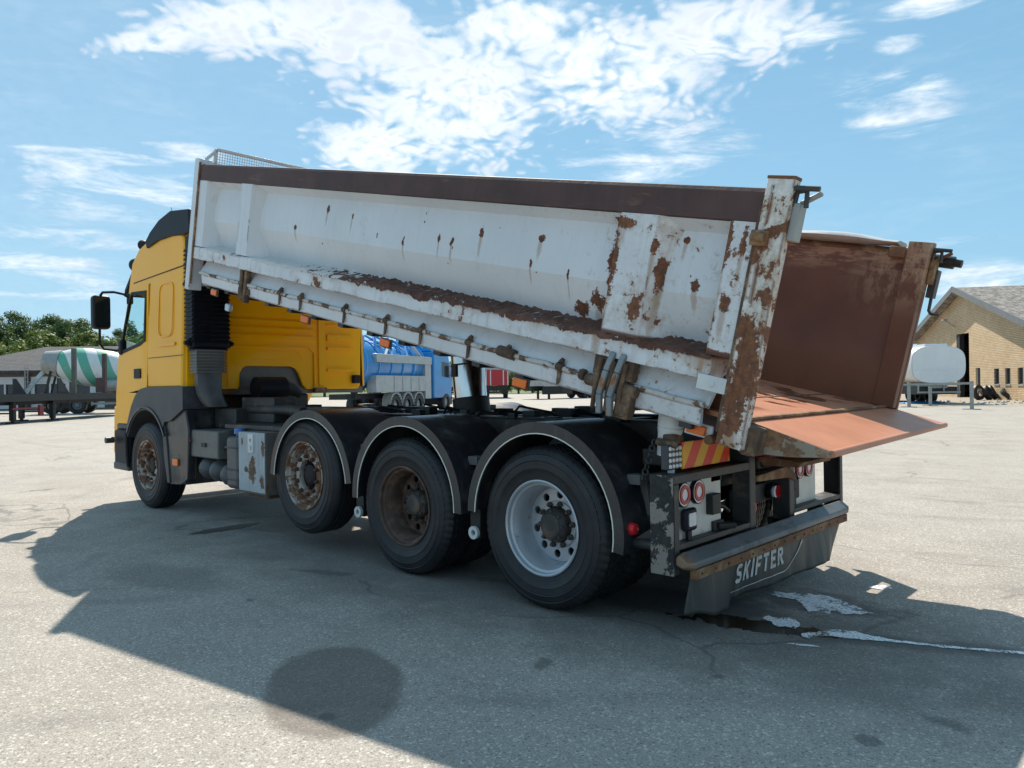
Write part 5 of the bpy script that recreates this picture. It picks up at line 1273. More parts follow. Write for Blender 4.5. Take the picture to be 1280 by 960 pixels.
# ---- the dump body (own frame: x = minus distance forward of the rear hinge, z up from its floor)
TH = R(13.0)
MBODY = Matrix.Translation((1.30+3, 0, 1.10)) @ Matrix.Rotation(TH, 4, 'Y')
def body():
    f = MB(); f.box((-6.40, -1.13, .10), (.02, 1.13, .125))
    fl = f.build('dump_body', 'body_floor', None, space='local'); fl.parent = T; fl.matrix_basis = MBODY
    B = fl
    def part(mb, name, mat, bev=.004, seg=2, smooth=35): return mb.build(name, mat, B, space='local', bev=bev, seg=seg, smooth=smooth)
    # plate joints across the floor
    j = MB()
    for x in (-.42, -1.6): j.box((x, -1.12, .1252), (x+.012, 1.12, .129))
    part(j, 'floor_joint', 'rust_heavy', 0)
    L0, L1 = -6.42, -.07
    for s in (-1, 1):
        S = lambda y: s*abs(y)
        # curved side sheet: profile (|y|, z)
        prof = [(1.245, 1.113), (1.160, 1.055), (1.170, .96), (1.178, .88), (1.182, .80), (1.180, .715), (1.150, .64), (1.115, .56), (1.085, .48), (1.075, .40)]
        inn = [(1.139, 1.24), (1.130, 1.03), (1.120, .80), (1.100, .60), (1.070, .48), (1.055, .36), (1.055, .12)]
        m_ = MB(); xs = [L0+(L1-L0)*i/24 for i in range(25)]
        vs = [(x, S(y), z) for x in xs for y, z in prof]; k = len(prof)
        m_.add(vs, [(i*k+q, i*k+q+1, (i+1)*k+q+1, (i+1)*k+q) for i in range(24) for q in range(k-1)])
        part(m_, 'side_panel', 'body_panel', 0, smooth=12)
        m_ = MB(); k = len(inn); vs = [(x+(.06 if x > L1-.01 and s > 0 else 0), S(y), z) for x in xs for y, z in inn]
        m_.add(vs, [(i*k+q, i*k+q+1, (i+1)*k+q+1, (i+1)*k+q) for i in range(24) for q in range(k-1)])
        part(m_, 'inner_lining', 'body_inner', 0, smooth=50)
        # rusty top band with a rolled upper edge
        t = MB(); pl = [(1.272, 1.115), (1.272, 1.262), (1.255, 1.285), (1.17, 1.285), (1.14, 1.26), (1.14, 1.23), (1.25, 1.115)]
        t.plate([(a, b_) for a, b_ in pl], L1-L0-.02 if s < 0 else L1-L0, lambda u, v, w_: V((L0+.03+w_, S(u), v))); part(t, 'top_rail', 'rust_band' if s < 0 else 'rust_brown', .006)
        # mid rail: sloping ledge above, flat face, underside
        pl = [(1.272, .295), (1.272, .41), (1.262, .422), (1.10, .462), (1.075, .462), (1.075, .33), (1.14, .30)]
        t = MB(); t.plate(pl, 6.22, lambda u, v, w_: V((-6.40+w_, S(u), v))); part(t, 'side_rail', 'body_white', .008)
        # lower sill: pale sheet leaning out to a rolled tube, flange below
        pl = [(1.125, .32), (1.215, .165), (1.20, .14), (1.105, .31)]
        t = MB(); t.plate(pl, 6.15, lambda u, v, w_: V((-6.33+w_, S(u), v))); part(t, 'sill_sheet', 'body_white_clean', .003)
        t = MB(); npt = 60; t.tube([(-6.30+6.10*i/npt, S(1.225), .155+.003*sin(i*1.7)) for i in range(npt+1)], [.0175+.003*mn.noise(V((i*.8, 0, 0))) for i in range(npt+1)], 12); part(t, 'sill_tube', 'lower_tube', 0, smooth=60)
        pl = [(1.215, .145), (1.228, .135), (1.215, .05), (1.19, .035), (1.18, .05), (1.20, .13)]
        t = MB(); t.plate(pl, 6.05, lambda u, v, w_: V((-6.26+w_, S(u), v))); part(t, 'sill_flange', 'body_white_clean', .003)
        # stakes with flared cheeks
        def stake(xa, xb, xc, xd, z0, z1, nm='side_stake', mat='body_white'):
            """outer face xa..xb; root xc..xd on the panel, scalloped cheeks"""
            m2 = MB(); n2 = 10; vs = []
            for i in range(n2+1):
                z = z0+(z1-z0)*i/n2; w_ = 1-.0*abs(2*i/n2-1); sc = .55+.45*abs(2*i/n2-1)**2
                for x, y in ((xc*sc+xa*(1-sc), 1.075+.06*min(1, i/4)), (xa, 1.268), (xb, 1.268), (xd*sc+xb*(1-sc), 1.075+.06*min(1, i/4))): vs.append((x, S(y), z))
            m2.add(vs, [(i*4+q, i*4+q+1, (i+1)*4+q+1, (i+1)*4+q) for i in range(n2) for q in range(3)])
            part(m2, nm, mat, 0, smooth=30)
        stake(-5.46, -5.25, -5.56, -5.10, .43, 1.115, mat='body_white_clean'); stake(-6.40, -6.22, -6.42, -6.10, .43, 1.115, mat='body_white_clean')
        stake(-.915, -.66, -1.04, -.50, .43, 1.115); stake(-.225, -.08, -.29, -.07, .43, 1.115)
        # front corner post with its thin outer strip
        t = MB(); t.box((-6.52, min(S(1.14), S(1.285)), -.05), (-6.42, max(S(1.14), S(1.285)), 1.34)); part(t, 'front_post', 'body_white_clean', .008)
        t = MB(); t.box((-6.419, min(S(1.27), S(1.283)), .02), (-6.39, max(S(1.27), S(1.283)), 1.30)); part(t, 'post_strip', 'rust_brown', 0)
        # rear corner post
        t = MB(); ya, yb = (1.222, 1.288) if s < 0 else (1.131, 1.175); t.box((-.065, min(S(ya), S(yb)), -.01), (.075, max(S(ya), S(yb)), 1.335)); t.box((-.03, min(S(ya), S(yb))-.004, .10), (-.022, max(S(ya), S(yb))+.004, 1.3)) if s < 0 else None; part(t, 'rear_post', 'post_white' if s < 0 else 'body_inner', .008)
        if s < 0:
            t = MB(); t.box((-.082, -1.281, .05), (-.067, -1.20, 1.25)); part(t, 'post_seam', 'rust_heavy', 0)
            t = MB(); t.box((-.068, -1.291, 1.325), (.078, -1.218, 1.342)); part(t, 'post_cap', 'rust_brown', .004)
        else:
            t = MB(); t.box((-.075, 1.048, .13), (.07, 1.1305, 1.325)); part(t, 'post_return', 'body_inner', .004)
            t = MB(); t.box((-.19, 1.02, 1.20), (-.08, 1.06, 1.28)); part(t, 'stop_block', 'rust_brown', .01)
        # hooks and latches on the rear posts
        h = MB(); y = S(1.225 if s < 0 else 1.16)
        h.box((.075, y-.04, 1.04), (.115, y+.04, 1.22)); h.bar((.10, y, 1.22), (.19, y, 1.275), .035, .02) ; part(h, 'latch_plate', 'galv' if s < 0 else 'rust_brown', .006)
        h = MB(); h.tube([(.08, y-.03, 1.20), (.085, y-.03, 1.27), (.13, y-.03, 1.275), (.14, y-.03, 1.20)], .012, 8); h.tube([(.08, y-.06, 1.285), (.20, y-.06, 1.285)], .013, 8); part(h, 'hook', 'chassis_worn', 0)
        if s > 0:
            h = MB(); h.tube([(.07, 1.22, 1.22), (.20, 1.22, 1.215)], .045, 16); h.tube([(.20, 1.22, 1.215), (.25, 1.22, 1.212)], .028, 14); part(h, 'hinge_pin', 'chassis', 0)
            h = MB(); h.box((.08, 1.16, .95), (.13, 1.24, 1.15)); h.tube([(.11, 1.20, 1.0), (.115, 1.20, .86), (.13, 1.20, .84), (.19, 1.20, .84)], .012, 8); part(h, 'gate_lever', 'chassis_worn', .004)
        else:
            h = MB(); h.box((-.088, -1.31, 1.0), (.005, -1.283, 1.075)); h.tube([(-.08, -1.315, 1.04), (-.01, -1.315, 1.04)], .02, 10); part(h, 'lock_bracket', 'rust_brown', .006)
            h = MB(); h.box((-.235, -1.286, .245), (-.07, -1.272, .325)); h.lathe([(0, -1.292), (.018, -1.290), (.018, -1.286)], 14, 'Y', (-.15, 0, .285)); part(h, 'cover_plate', 'white_steel', .006)
    # wrinkled crust of dirt and rust flakes lying on the ledge of the camera-side rail
    rnd = random.Random(4)
    def crust(x0, x1, amp, name='dirt_crust'):
        m_ = MB(); n = int((x1-x0)/.012); vs = []; k = 7
        for i in range(n+1):
            x = x0+(x1-x0)*i/n; e = min(1, i/20, (n-i)/20)
            A = .13*amp*e*(.55+.9*mn.noise(V((x*1.7, 3, 0)))+.35*mn.noise(V((x*4.3, 1, 0))))
            drip = .004+.055*e*max(0, .10+mn.noise(V((x*4.1, 7, 2)))+.55*mn.noise(V((x*13, 5, 2))))*amp/.075
            hi = .004+.035*max(0, mn.noise(V((x*5.3, 9, 4)))-.05)*amp/.075
            pr = [(1.2735, .408-drip), (1.275, .414), (1.266, .427+.15*A), (1.215, .437+.75*A), (1.15, .450+A), (1.105, .462+.5*A+hi*e), (1.082, .474+.1*A+hi*e)]
            for (y, z) in pr:
                q = .010*mn.noise(V((x*34, y*40, z*9)))+.005*mn.noise(V((x*90, y*40, z*60))); vs.append((x, -(y+q*.5), z+q*e*1.6))
        m_.add(vs, [(i*k+j, i*k+j+1, (i+1)*k+j+1, (i+1)*k+j) for i in range(n) for j in range(k-1)])
        part(m_, name, 'dirt_crust', 0, smooth=70)
    crust(-3.6, -.19, .075); crust(-5.1, -3.55, .03); crust(-6.1, -5.55, .012)
    # clamps, weld lumps and rust scabs along the sill
    for x in (-5.30, -4.60, -4.24, -3.55, -2.98, -2.55, -2.03, -1.66, -1.2):
        c = MB(); big = x in (-1.66,)
        c.tube([(x-.025-.05*big, -1.230, .165), (x+.025+.05*big, -1.230, .158)], .024+.012*big, 10)
        c.plate([(x-.012, .16), (x+.020, .155), (x+.014, .06), (x-.004, .05)], .010, XZ(-1.240)) if x != -1.66 else None
        c.tube([(x, -1.228, .185), (x+.005, -1.215, .215)], [.022, .012], 8); part(c, 'sill_clamp', 'rust_heavy', 0, smooth=50)
    # scabs of flaking rust standing out of the sill sheet and panel
    # front wall of the body
    fw = MB(); fw.box((-6.44, -1.14, .10), (-6.41, 1.14, 1.30)); part(fw, 'front_wall', 'body_inner', 0)
    fo = MB(); fo.box((-6.475, -1.14, .0), (-6.442, 1.14, 1.30))
    for z in (.25, .6, .95): fo.box((-6.52, -1.14, z), (-6.476, 1.14, z+.06))
    part(fo, 'front_wall_skin', 'body_white_clean', .006)
    # mesh guard on top of the front wall
    g = MB(); z0, z1 = 1.31, 1.47; x = -6.45
    for p, q in (((x, -1.25, z0-.02), (x, -1.08, z1)), ((x, -1.08, z1), (x, 1.08, z1)), ((x, 1.08, z1), (x, 1.25, z0-.02)), ((x, -1.1, z0-.02), (x, -1.1, z1)), ((x, 0, z0), (x, 0, z1)), ((x, -1.2, z0), (x, 1.2, z0))):
        g.bar(p, q, .03, .03)
    go = part(g, 'guard_frame', 'white_steel', .003)
    w_ = MB(); y = -1.08
    while y < 1.08: w_.bar((x, y, z0), (x, y, z1), .005); y += .028
    z = z0+.03
    while z < z1: w_.bar((x, -1.1, z), (x, 1.1, z), .005); z += .028
    part(w_, 'wire_mesh', 'white_steel', 0, smooth=0)
    # under-body: long beams, cross bearers
    u = MB()
    for y in (-.42, .42): u.box((-6.3, y-.06, -.09), (-.15, y+.06, .098))
    part(u, 'body_beam', 'chassis_worn', .006)
    u = MB(); x = -6.2
    while x < -.1: u.box((x-.04, -1.17, .0), (x+.04, 1.17, .097)); x += .42
    part(u, 'cross_bearer', 'chassis_worn', .004)
    # hinged side-gate bracket near the rear stake (two curved rusty straps with pins)
    hz = MB()
    for x in (-.81, -.735):
        pts = [(x+.02, -1.275, .33), (x+.01, -1.305, .22), (x-.005, -1.315, .08), (x+.01, -1.305, -.03)]
        for p, q in zip(pts, pts[1:]): hz.bar(p, q, .036, .030, (0, 1, 0))
    part(hz, 'hinge_strap', 'strap_steel', .006)
    hz = MB()
    for x in (-.865, -.772, -.69): hz.tube([(x, -1.28, .28), (x, -1.30, .12), (x, -1.29, -.01)], .014, 10)
    part(hz, 'hinge_rod', 'rust_heavy', 0)
    hz = MB(); hz.box((-.93, -1.262, .18), (-.65, -1.20, .30)); hz.tube([(-.96, -1.26, .14), (-.60, -1.26, .13)], .036, 12); hz.box((-.72, -1.29, -.03), (-.62, -1.22, .13)); hz.tube([(-.665, -1.30, .02), (-.665, -1.20, .02)], .04, 12); hz.tube([(-1.02, -1.25, .155), (-.98, -1.25, .155)], .035, 10)
    part(hz, 'hinge_block', 'rust_heavy', .008)
    h2 = MB(); h2.box((-5.36, -1.255, .0), (-5.31, -1.20, .30)); h2.box((-5.27, -1.255, -.02), (-5.22, -1.20, .29)); h2.box((-5.4, -1.24, .06), (-5.18, -1.19, .12)); h2.tube([(-5.30, -1.26, .26), (-5.29, -1.25, .0)], .018, 8); part(h2, 'hinge_block', 'rust_heavy', .008)
    # hanging rear lip
    lp = MB(); lp.box((.02, -1.0, .085), (.40, 1.13, .10)) if False else None
    top = [(.03, -1.13, .124), (.462, -1.15, .086), (.40, 1.14, .100), (.03, 1.14, .124)]; t_ = .016
    lp = MB(); lp.add([V(p) for p in top]+[V(p)-V((0, 0, t_)) for p in top], [(0, 1, 2, 3), (7, 6, 5, 4), (0, 4, 5, 1), (1, 5, 6, 2), (2, 6, 7, 3), (3, 7, 4, 0)]); part(lp, 'chute_lip', 'body_floor', .003)
    e = MB(); e.tube([(.466, -1.15, .074), (.404, 1.14, .088)], .018, 14); part(e, 'lip_roll', 'body_floor', 0)
    e = MB(); e.add([(.03, -1.134, .122), (.462, -1.154, .084), (.462, -1.154, .055), (.26, -1.145, .0), (.03, -1.134, -.04), (.03, -1.11, .122), (.462, -1.13, .084), (.462, -1.13, .055), (.26, -1.12, .0), (.03, -1.11, -.04)],
                    [(0, 1, 2, 3, 4), (9, 8, 7, 6, 5), (0, 5, 6, 1), (1, 6, 7, 2), (2, 7, 8, 3), (3, 8, 9, 4), (4, 9, 5, 0)]); part(e, 'lip_cheek', 'lip_edge', 0)
    e = MB(); e.box((.04, -1.24, -.03), (.13, -1.135, .11)); part(e, 'sun_gap_block', 'rust_heavy', .008)  # added block, stops sun slipping between post and lip onto the ground
    e = MB(); e.box((.0, -1.12, -.06), (.05, 1.14, .098)); part(e, 'rear_crossbeam', 'lip_edge', .006)
    e = MB(); e.box((-.0, -1.13, .1255), (.03, 1.13, .142)); part(e, 'floor_edge', 'rust_brown', .006)
    # side lamps hung under the sill
    for x, lit in ((-5.90, 'amber'), (-4.12, 'amber'), (-2.95, 'amber'), (-1.50, 'amber')):
        l = MB(); l.box((x-.075, -1.235, -.045), (x+.075, -1.225, .03)); lo = part(l, 'side_lamp', 'grey_plastic', .004)
        q = MB(); q.box((x-.06, -1.252, -.035), (x+.06, -1.236, .022)); part(q, 'lamp_lens', lit, .006)
    w_ = MB(); w_.box((-5.83, -1.15, -.18), (-5.74, -1.10, -.10)); w_.build('work_lamp', 'led_glass', B, space='local', bev=.012)
    # rolled cover lying on the far top rail
    n = 60; k = 12; vs = []
    for i in range(n+1):
        x = -6.0+5.85*i/n; wv = .5+.5*sin(x*5.0+1.4*sin(x*2.3))
        for j in range(k):
            a = 2*pi*j/k; ry = .12+.03*wv; rz = .022+.016*wv+.010*mn.noise(V((x*3, 0, 0)))
            vs.append((x, 1.17+ry*cos(a)+.012*mn.noise(V((x*6, j, 0))), 1.300+.6*rz+rz*sin(a)*(1+.25*mn.noise(V((x*5, j*.8, 2))))))
    tp = MB(); tp.add(vs, [(i*k+j, i*k+(j+1) % k, (i+1)*k+(j+1) % k, (i+1)*k+j) for i in range(n) for j in range(k)]+[tuple(range(k)), tuple(n*k+j for j in range(k))]); part(tp, 'rolled_cover', 'tarp', 0, smooth=60)
body()

# ---- rear end
def rear():
    # light boxes left and right
    for s in (-1, 1):
        Sg = lambda a, b: (min(s*a, s*b), max(s*a, s*b))
        b = MB(); y0, y1 = Sg(1.262, 1.250); b.box((.82, y0, .37), (.965, y1, .915)); b.build('lamp_box_side', 'peeling' if s < 0 else 'chassis_worn', T, bev=.004)
        b = MB()
        y0, y1 = Sg(1.249, .34); b.box((.82, y0, .865), (.965, y1, .915)); b.box((.82, y0, .50), (.965, y1, .535)); b.build('lamp_box_frame', 'chassis_worn', T, bev=.005)
        b = MB(); y0, y1 = Sg(1.248, 1.20); b.box((.955, y0, .375), (.968, y1, .864)); b.build('lamp_box_flange', 'chassis_worn', T, bev=.002)
        b = MB(); y0, y1 = Sg(.34, .26); b.box((.84, y0, .40), (.965, y1, 1.02)); b.build('support_post', 'chassis_worn', T, bev=.006)
        b = MB(); y0, y1 = Sg(1.235, .62) if s < 0 else Sg(.85, .345); b.box((.895, y0, .535), (.91, y1, .865)); pn = b.build('lamp_panel', 'panel_cream' if s < 0 else 'panel_cream', T, bev=.002)
        ys = ((1.08, .92) if s < 0 else (.68, .52, .36))
        for y in ys:
            l = MB(); l.lathe([(.068, -.006), (.068, .018), (.062, .022)], 30, 'X', (.91, s*y, .79), ) ; l.lathe([(.068, 0.0), (.064, .024), (0, .025)], 30, 'X', (.91, s*y, .79)); lo = l.build('tail_lamp', 'white_lens', T)
            r_ = MB(); r_.lathe([(.056, .024), (.054, .030), (.034, .030), (.032, .024)], 30, 'X', (.91, s*y, .79), closed=True); r_.build('lamp_ring', 'red_lens', lo)
            o_ = MB(); o_.lathe([(.071, -.002), (.071, .020), (.066, .026), (.066, -.002)], 30, 'X', (.91, s*y, .79), closed=True); o_.build('lamp_bezel', 'black_plastic', lo)
    # sockets and valves on the cream panel
    v = MB()
    v.box((.905, -.80, .64), (.955, -.70, .76)); v.tube([(.86, -.71, .76), (.88, -.71, .85)], .028, 10); v.box((.85, -.74, .82), (.91, -.60, .86)); v.tube([(.93, -.70, .56), (.99, -.60, .56)], .022, 10); v.box((.85, -.74, .52), (.93, -.62, .59)); v.tube([(.90, -.71, .70), (.92, -.60, .66), (.90, -.5, .62)], .014, 8)
    v.build('air_coupling', 'chassis', T, bev=.012, seg=3)
    v = MB(); v.box((.85, .44, .58), (.92, .54, .72)); v.box((.85, .38, .54), (.94, .44, .66)); v.build('trailer_socket', 'black_plastic', T, bev=.012)
    w_ = MB(); w_.box((.925, -1.12, .585), (.965, -.99, .715)); wl = w_.build('reversing_lamp', 'black_plastic', T, bev=.02, seg=3)
    w_ = MB(); w_.plate(rrect(-1.095, .615, -1.015, .69, .01), .006, YZ(.964)); w_.build('lamp_lens', 'led_glass', wl, bev=.001)
    w_ = MB(); w_.box((.93, -1.075, .53), (.95, -1.035, .59)); w_.build('lamp_foot', 'black_plastic', T)
    # hazard board and LED work light on the light box
    h = MB(); h.box((.90, -1.06, .93), (.912, -.50, 1.085)); h.build('hazard_board', 'hazard_stripes', T, bev=.003)
    h = MB(); h.box((.86, -1.21, .935), (.91, -1.065, 1.075)); lo = h.build('led_lamp', 'grey_plastic', T, bev=.008)
    h = MB()
    for i in range(4):
        for j in range(4): h.lathe([(.013, 0), (.010, .006), (0, .007)], 10, 'X', (.91, -1.19+i*.035, .955+j*.033))
    tag(h.build('led_array', 'white_lens', lo, smooth=40))
    h = MB(); h.tube([(.88, -1.13, .91), (.88, -1.13, .94)], .02, 8); h.build('lamp_bolt', 'white_steel', T)
    # cross members and coupling gear between the posts
    c = MB(); c.box((.80, -.30, .60), (.83, .34, .72)); c.build('rear_crossbar', 'chassis_worn', T, bev=.006)
    c = MB(); c.box((.60, -1.0, .93), (.80, 1.0, 1.03)); c.box((.55, -.5, .75), (.80, .5, .95)); c.build('tail_beam', 'chassis', T, bev=.01)
    c = MB(); c.tube([(.84, -.20, .60), (.92, -.20, .60)], .055, 20); c.build('rear_marker', 'red_lens', T, bev=.01)
    c = MB(); c.tube([(.84, .20, .66), (.88, .20, .66)], .052, 20); co = c.build('camera_lamp', 'black_plastic', T, bev=.006)
    c = MB(); c.tube([(.88, .20, .66), (.895, .20, .66)], .040, 20); c.build('lamp_lens', 'white_lens', co); c = MB(); c.tube([(.86, .235, .66), (.90, .235, .66)], .045, 18); c.build('lamp_ring', 'red_lens', co)
    c = MB(); c.plate([(-.25, .82), (.20, .84), (.34, .78), (.36, .72), (.22, .76), (-.25, .78)], .14, YZ(.84)); c.build('coupling_guard', 'rust_brown', T, bev=.01)
    c = MB(); c.box((.83, -.15, .84), (.93, .12, .93)); c.tube([(.93, -.1, .88), (.96, .18, .88)], .025, 10); c.build('coupling', 'chassis', T, bev=.015)
    c = MB(); c.box((1.0, -.35, .93), (1.12, .25, 1.0)); c.build('hinge_carrier', 'red_dull', T, bev=.02)
    c = MB(); c.plate([(1.02, .96), (1.30, .93), (1.28, .90), (1.05, .90)], .5, lambda u, v, w_: V((u, -.35+w_, v))); c.build('deflector', 'rust_brown', T, bev=.004)
    # bumper beam: bent steel with bevelled ends
    pl = [(.965, .475), (.99, .50), (1.062, .445), (1.06, .412), (1.02, .400), (.965, .42)]
    vs = []; n = len(pl); yl = [(-1.255, 0), (-1.20, 1), (1.10, 1), (1.16, 0)]
    for y, k in yl:
        for (x, z) in pl:
            cx_, cz_ = 1.0, .465; f_ = 1 if k else .72
            vs.append((cx_+(x-cx_)*f_, y, cz_+(z-cz_)*f_))
    b = MB(); b.add(vs, [(i*n+k, i*n+(k+1) % n, (i+1)*n+(k+1) % n, (i+1)*n+k) for i in range(3) for k in range(n)]+[tuple(range(n)), tuple(3*n+k for k in range(n))])
    bb = b.build('underrun_beam', 'beam_steel', T, bev=.008)
    b = MB(); b.box((1.005, -1.16, .345), (1.045, 1.12, .40)); st = b.build('flap_strip', 'rust_brown', T, bev=.003)
    b = MB()
    for i in range(15): b.lathe([(.007, 1.046), (.006, 1.050), (0, 1.051)], 6, 'X', (0, -1.1+i*.155, .372))
    b.build('rivet', 'chassis', st)
    for y in (-1.05, -.25, .30, 1.0):
        b = MB(); b.box((.80, y-.04, .40), (.96, y+.04, .47)); b.build('beam_arm', 'chassis', T, bev=.005)
    # rubber flap: one wavy sheet, deeper at both ends
    def zb(y):
        if y < -.66: return .155-.19*(y+1.13)+.008*sin(y*23)
        if y < .36: return .112+.006*sin(y*9)
        return .10+.02*abs(sin((y-.4)*4))
    def xo(y, t):
        base = .03*sin(y*3.3+.6)*t
        if y < -.66: base = -.02*t+.05*t*sin((y+1.13)/.47*pi)
        if y > .36: base = .01*t+.05*t*sin((y-.36)/.75*pi)
        return base
    ny, nz = 110, 14; vs = []
    for i in range(ny+1):
        y0 = -1.13+2.24*i/ny
        for j in range(nz+1):
            t = j/nz
            yy_ = y0*(1+.05*t) if y0 < -.66 else (y0*(1-.26*t*(y0-.36)/.74) if y0 > .36 else y0)
            z = .375+(zb(y0)-.375)*t; vs.append((1.0+xo(y0, t)+.003*sin(y0*31)*t, yy_, z))
    b = MB(); b.add(vs, [(i*(nz+1)+j, i*(nz+1)+j+1, (i+1)*(nz+1)+j+1, (i+1)*(nz+1)+j) for i in range(ny) for j in range(nz)])
    fl = b.build('mud_flap', 'flap_rubber', T, smooth=60); md = fl.modifiers.new('s', 'SOLIDIFY'); md.thickness = .012; md.offset = 0
    # lettering
    def fx(y, z):
        t = (.375-z)/(.375-zb(y)); return 1.0+xo(y, t)+.003*sin(y*31)*t+.0125
    # stencilled capitals, drawn as strokes on the sheet
    H_, WL, ST = .115, .074, .024
    def strokes(ch):
        a, b_, h2 = 0.0, WL, H_/2
        t = ST/2
        if ch == 'S':
            pts = [(b_-t, H_-.022), (b_-.022, H_-t), (.022, H_-t), (t, H_-.024), (t, h2+.016), (.024, h2), (b_-.024, h2), (b_-t, h2-.016), (b_-t, .024), (b_-.022, t), (.022, t), (t, .024)]
            return [pts]
        if ch == 'K': return [[(t, 0), (t, H_)], [(ST+.004, h2-.004), (b_-t, H_)], [(ST+.012, h2+.006), (b_-.006, 0)]]
        if ch == 'I': return [[(t, 0), (t, H_)]]
        if ch == 'F': return [[(t, 0), (t, H_)], [(ST+.004, H_-t), (b_, H_-t)], [(ST+.004, h2), (b_-.012, h2)]]
        if ch == 'T': return [[(0, H_-t), (b_, H_-t)], [(b_/2, 0), (b_/2, H_-ST-.004)]]
        if ch == 'E': return [[(t, 0), (t, H_)], [(ST+.004, H_-t), (b_, H_-t)], [(ST+.004, h2), (b_-.012, h2)], [(ST+.004, t), (b_, t)]]
        if ch == 'R': return [[(t, 0), (t, H_)], [(ST+.003, H_-t), (b_-.02, H_-t), (b_-t, H_-.026), (b_-t, h2+.016), (b_-.024, h2+.002), (ST+.003, h2+.002)], [(b_-.032, h2-.010), (b_-.004, 0)]]
    b = MB(); y0 = -.615; 
    for ch in 'SKIFTER':
        adv = (ST if ch == 'I' else WL)+.026
        for st_ in strokes(ch):
            P2 = []
            for (p, q) in zip(st_, st_[1:]):
                n_ = 4
                for k in range(n_): P2.append((p[0]+(q[0]-p[0])*k/n_, p[1]+(q[1]-p[1])*k/n_))
            P2.append(st_[-1]); vs = []
            for k, p in enumerate(P2):
                a_ = P2[max(k-1, 0)]; c_ = P2[min(k+1, len(P2)-1)]; d_ = V((c_[0]-a_[0], c_[1]-a_[1])).normalized(); nx_, nz_ = -d_.y*ST/2, d_.x*ST/2
                for s_ in (-1, 1):
                    u, v = p[0]+nx_*s_, p[1]+nz_*s_
                    yy_ = y0+u+.16*v; zz_ = .204+v+.025*(y0+.615)
                    vs.append((fx(yy_, zz_)-.003, yy_, zz_))
            b.add(vs, [(k*2, k*2+1, k*2+3, k*2+2) for k in range(len(P2)-1)])
        y0 += adv
    b.build('lettering', 'text_white', fl, smooth=0)
    # swoosh line under the word
    b = MB(); pts = []
    for i in range(30):
        t = i/29; y = -.66+1.0*t; z = .160+.01*t+.15*max(0, t-.66)**1.4*4.6; w2 = .003+.005*t+.09*max(0, t-.82)
        pts.append((y, z, w2))
    vs = []
    for y, z, w2 in pts: vs += [(fx(y, z)-.003, y, z-w2/2), (fx(y, z)-.003, y, z+w2/2)]
    b.add(vs, [(i*2, i*2+1, i*2+3, i*2+2) for i in range(29)]); b.build('painted_line', 'text_white', fl)
    # side marker lamp on its arm
    a = MB(); a.tube([(.62, -1.16, .50), (.80, -1.16, .50)], .030, 12); a.bar((.66, -1.15, .50), (.80, -1.1, .60), .05); a.build('marker_arm', 'chassis_worn', T)
    a = MB(); a.lathe([(0, -.05), (.030, -.045), (.034, 0), (.034, .01)], 18, 'X', (.62, -1.2, .585)); a.build('marker_base', 'white_steel', T)
    a = MB(); a.lathe([(.036, .0), (.038, .03), (.030, .055), (0, .062)], 20, 'X', (.63, -1.2, .585)); a.build('marker_lens', 'red_bright', T)
    # locking jack under the body with its bracket and chain
    j = MB(); j.lathe([(.074, 0.0), (.074, .13), (.070, .135), (.074, .14), (.068, .17), (.060, .30), (0, .30)], 28, 'Z', (.0, 0, 0))
    rot = Matrix.Rotation(R(8), 3, 'Y'); j.v = [rot @ (V((p.x, p.y, -p.z)))+V((.855, -1.06, 1.30)) for p in j.v]; j.build('locking_jack', 'white_steel', T)
    j = MB(); j.box((.83, -1.14, 1.03), (.90, -1.02, 1.13)); j.tube([(.80, -1.15, 1.09), (.93, -1.15, 1.07)], .022, 10); j.build('jack_bracket', 'rust_heavy', T, bev=.01)
    j = MB()
    for i in range(7): j.lathe([(.018, -.006), (.024, 0), (.018, .006), (.012, 0)], 10, 'Y' if i % 2 else 'X', (.78-.012*i, -1.15, 1.08-.034*i), closed=True)
    j.build('chain', 'chassis_worn', T)
    a = MB(); a.box((.955, -1.11, 1.125), (1.125, -1.09, 1.20)); rot = Matrix.Rotation(R(12), 3, 'Y'); cc = V((1.03, -1.1, 1.16)); a.v = [rot @ (p-cc)+cc for p in a.v]; ao = a.build('lamp_mount', 'white_steel', T, bev=.006)
    a = MB(); a.box((.975, -1.13, 1.138), (1.09, -1.108, 1.188)); a.v = [rot @ (p-cc)+cc for p in a.v]; a.build('lamp_lens', 'amber', ao, bev=.006)
    a = MB(); a.tube([(1.12, -1.15, 1.11), (1.12, -1.05, 1.11)], .026, 14); a.tube([(1.12, -1.05, 1.12), (1.22, -1.05, 1.12)], .03, 10); a.build('roller', 'rust_brown', T)
rear()

# ------------------------------------------------------------------ spilled soapy water on the asphalt
def blob(name, pts, mat, z, label, cat, jit=.03, sub=6):
    out = []; n = len(pts)
    for i in range(n):
        p0, p1, p2, p3 = pts[i-1], pts[i], pts[(i+1) % n], pts[(i+2) % n]
        for k in range(sub):
            t = k/sub
            q = [.5*(2*p1[a]+(p2[a]-p0[a])*t+(2*p0[a]-5*p1[a]+4*p2[a]-p3[a])*t*t+(3*p1[a]-p0[a]-3*p2[a]+p3[a])*t**3) for a in (0, 1)]
            nx = mn.noise(V((q[0]*22, q[1]*22, 0)))*jit; ny = mn.noise(V((q[0]*22, q[1]*22, 7)))*jit
            out.append((q[0]+nx, q[1]+ny))
    b = MB(); tri = tessellate_polygon([[V((x, y, 0)) for x, y in out]])
    b.add([(x, y, z) for x, y in out], [tuple(f) for f in tri])
    return tag(b.build(name, mat, None, smooth=0), label, cat, kind=None)
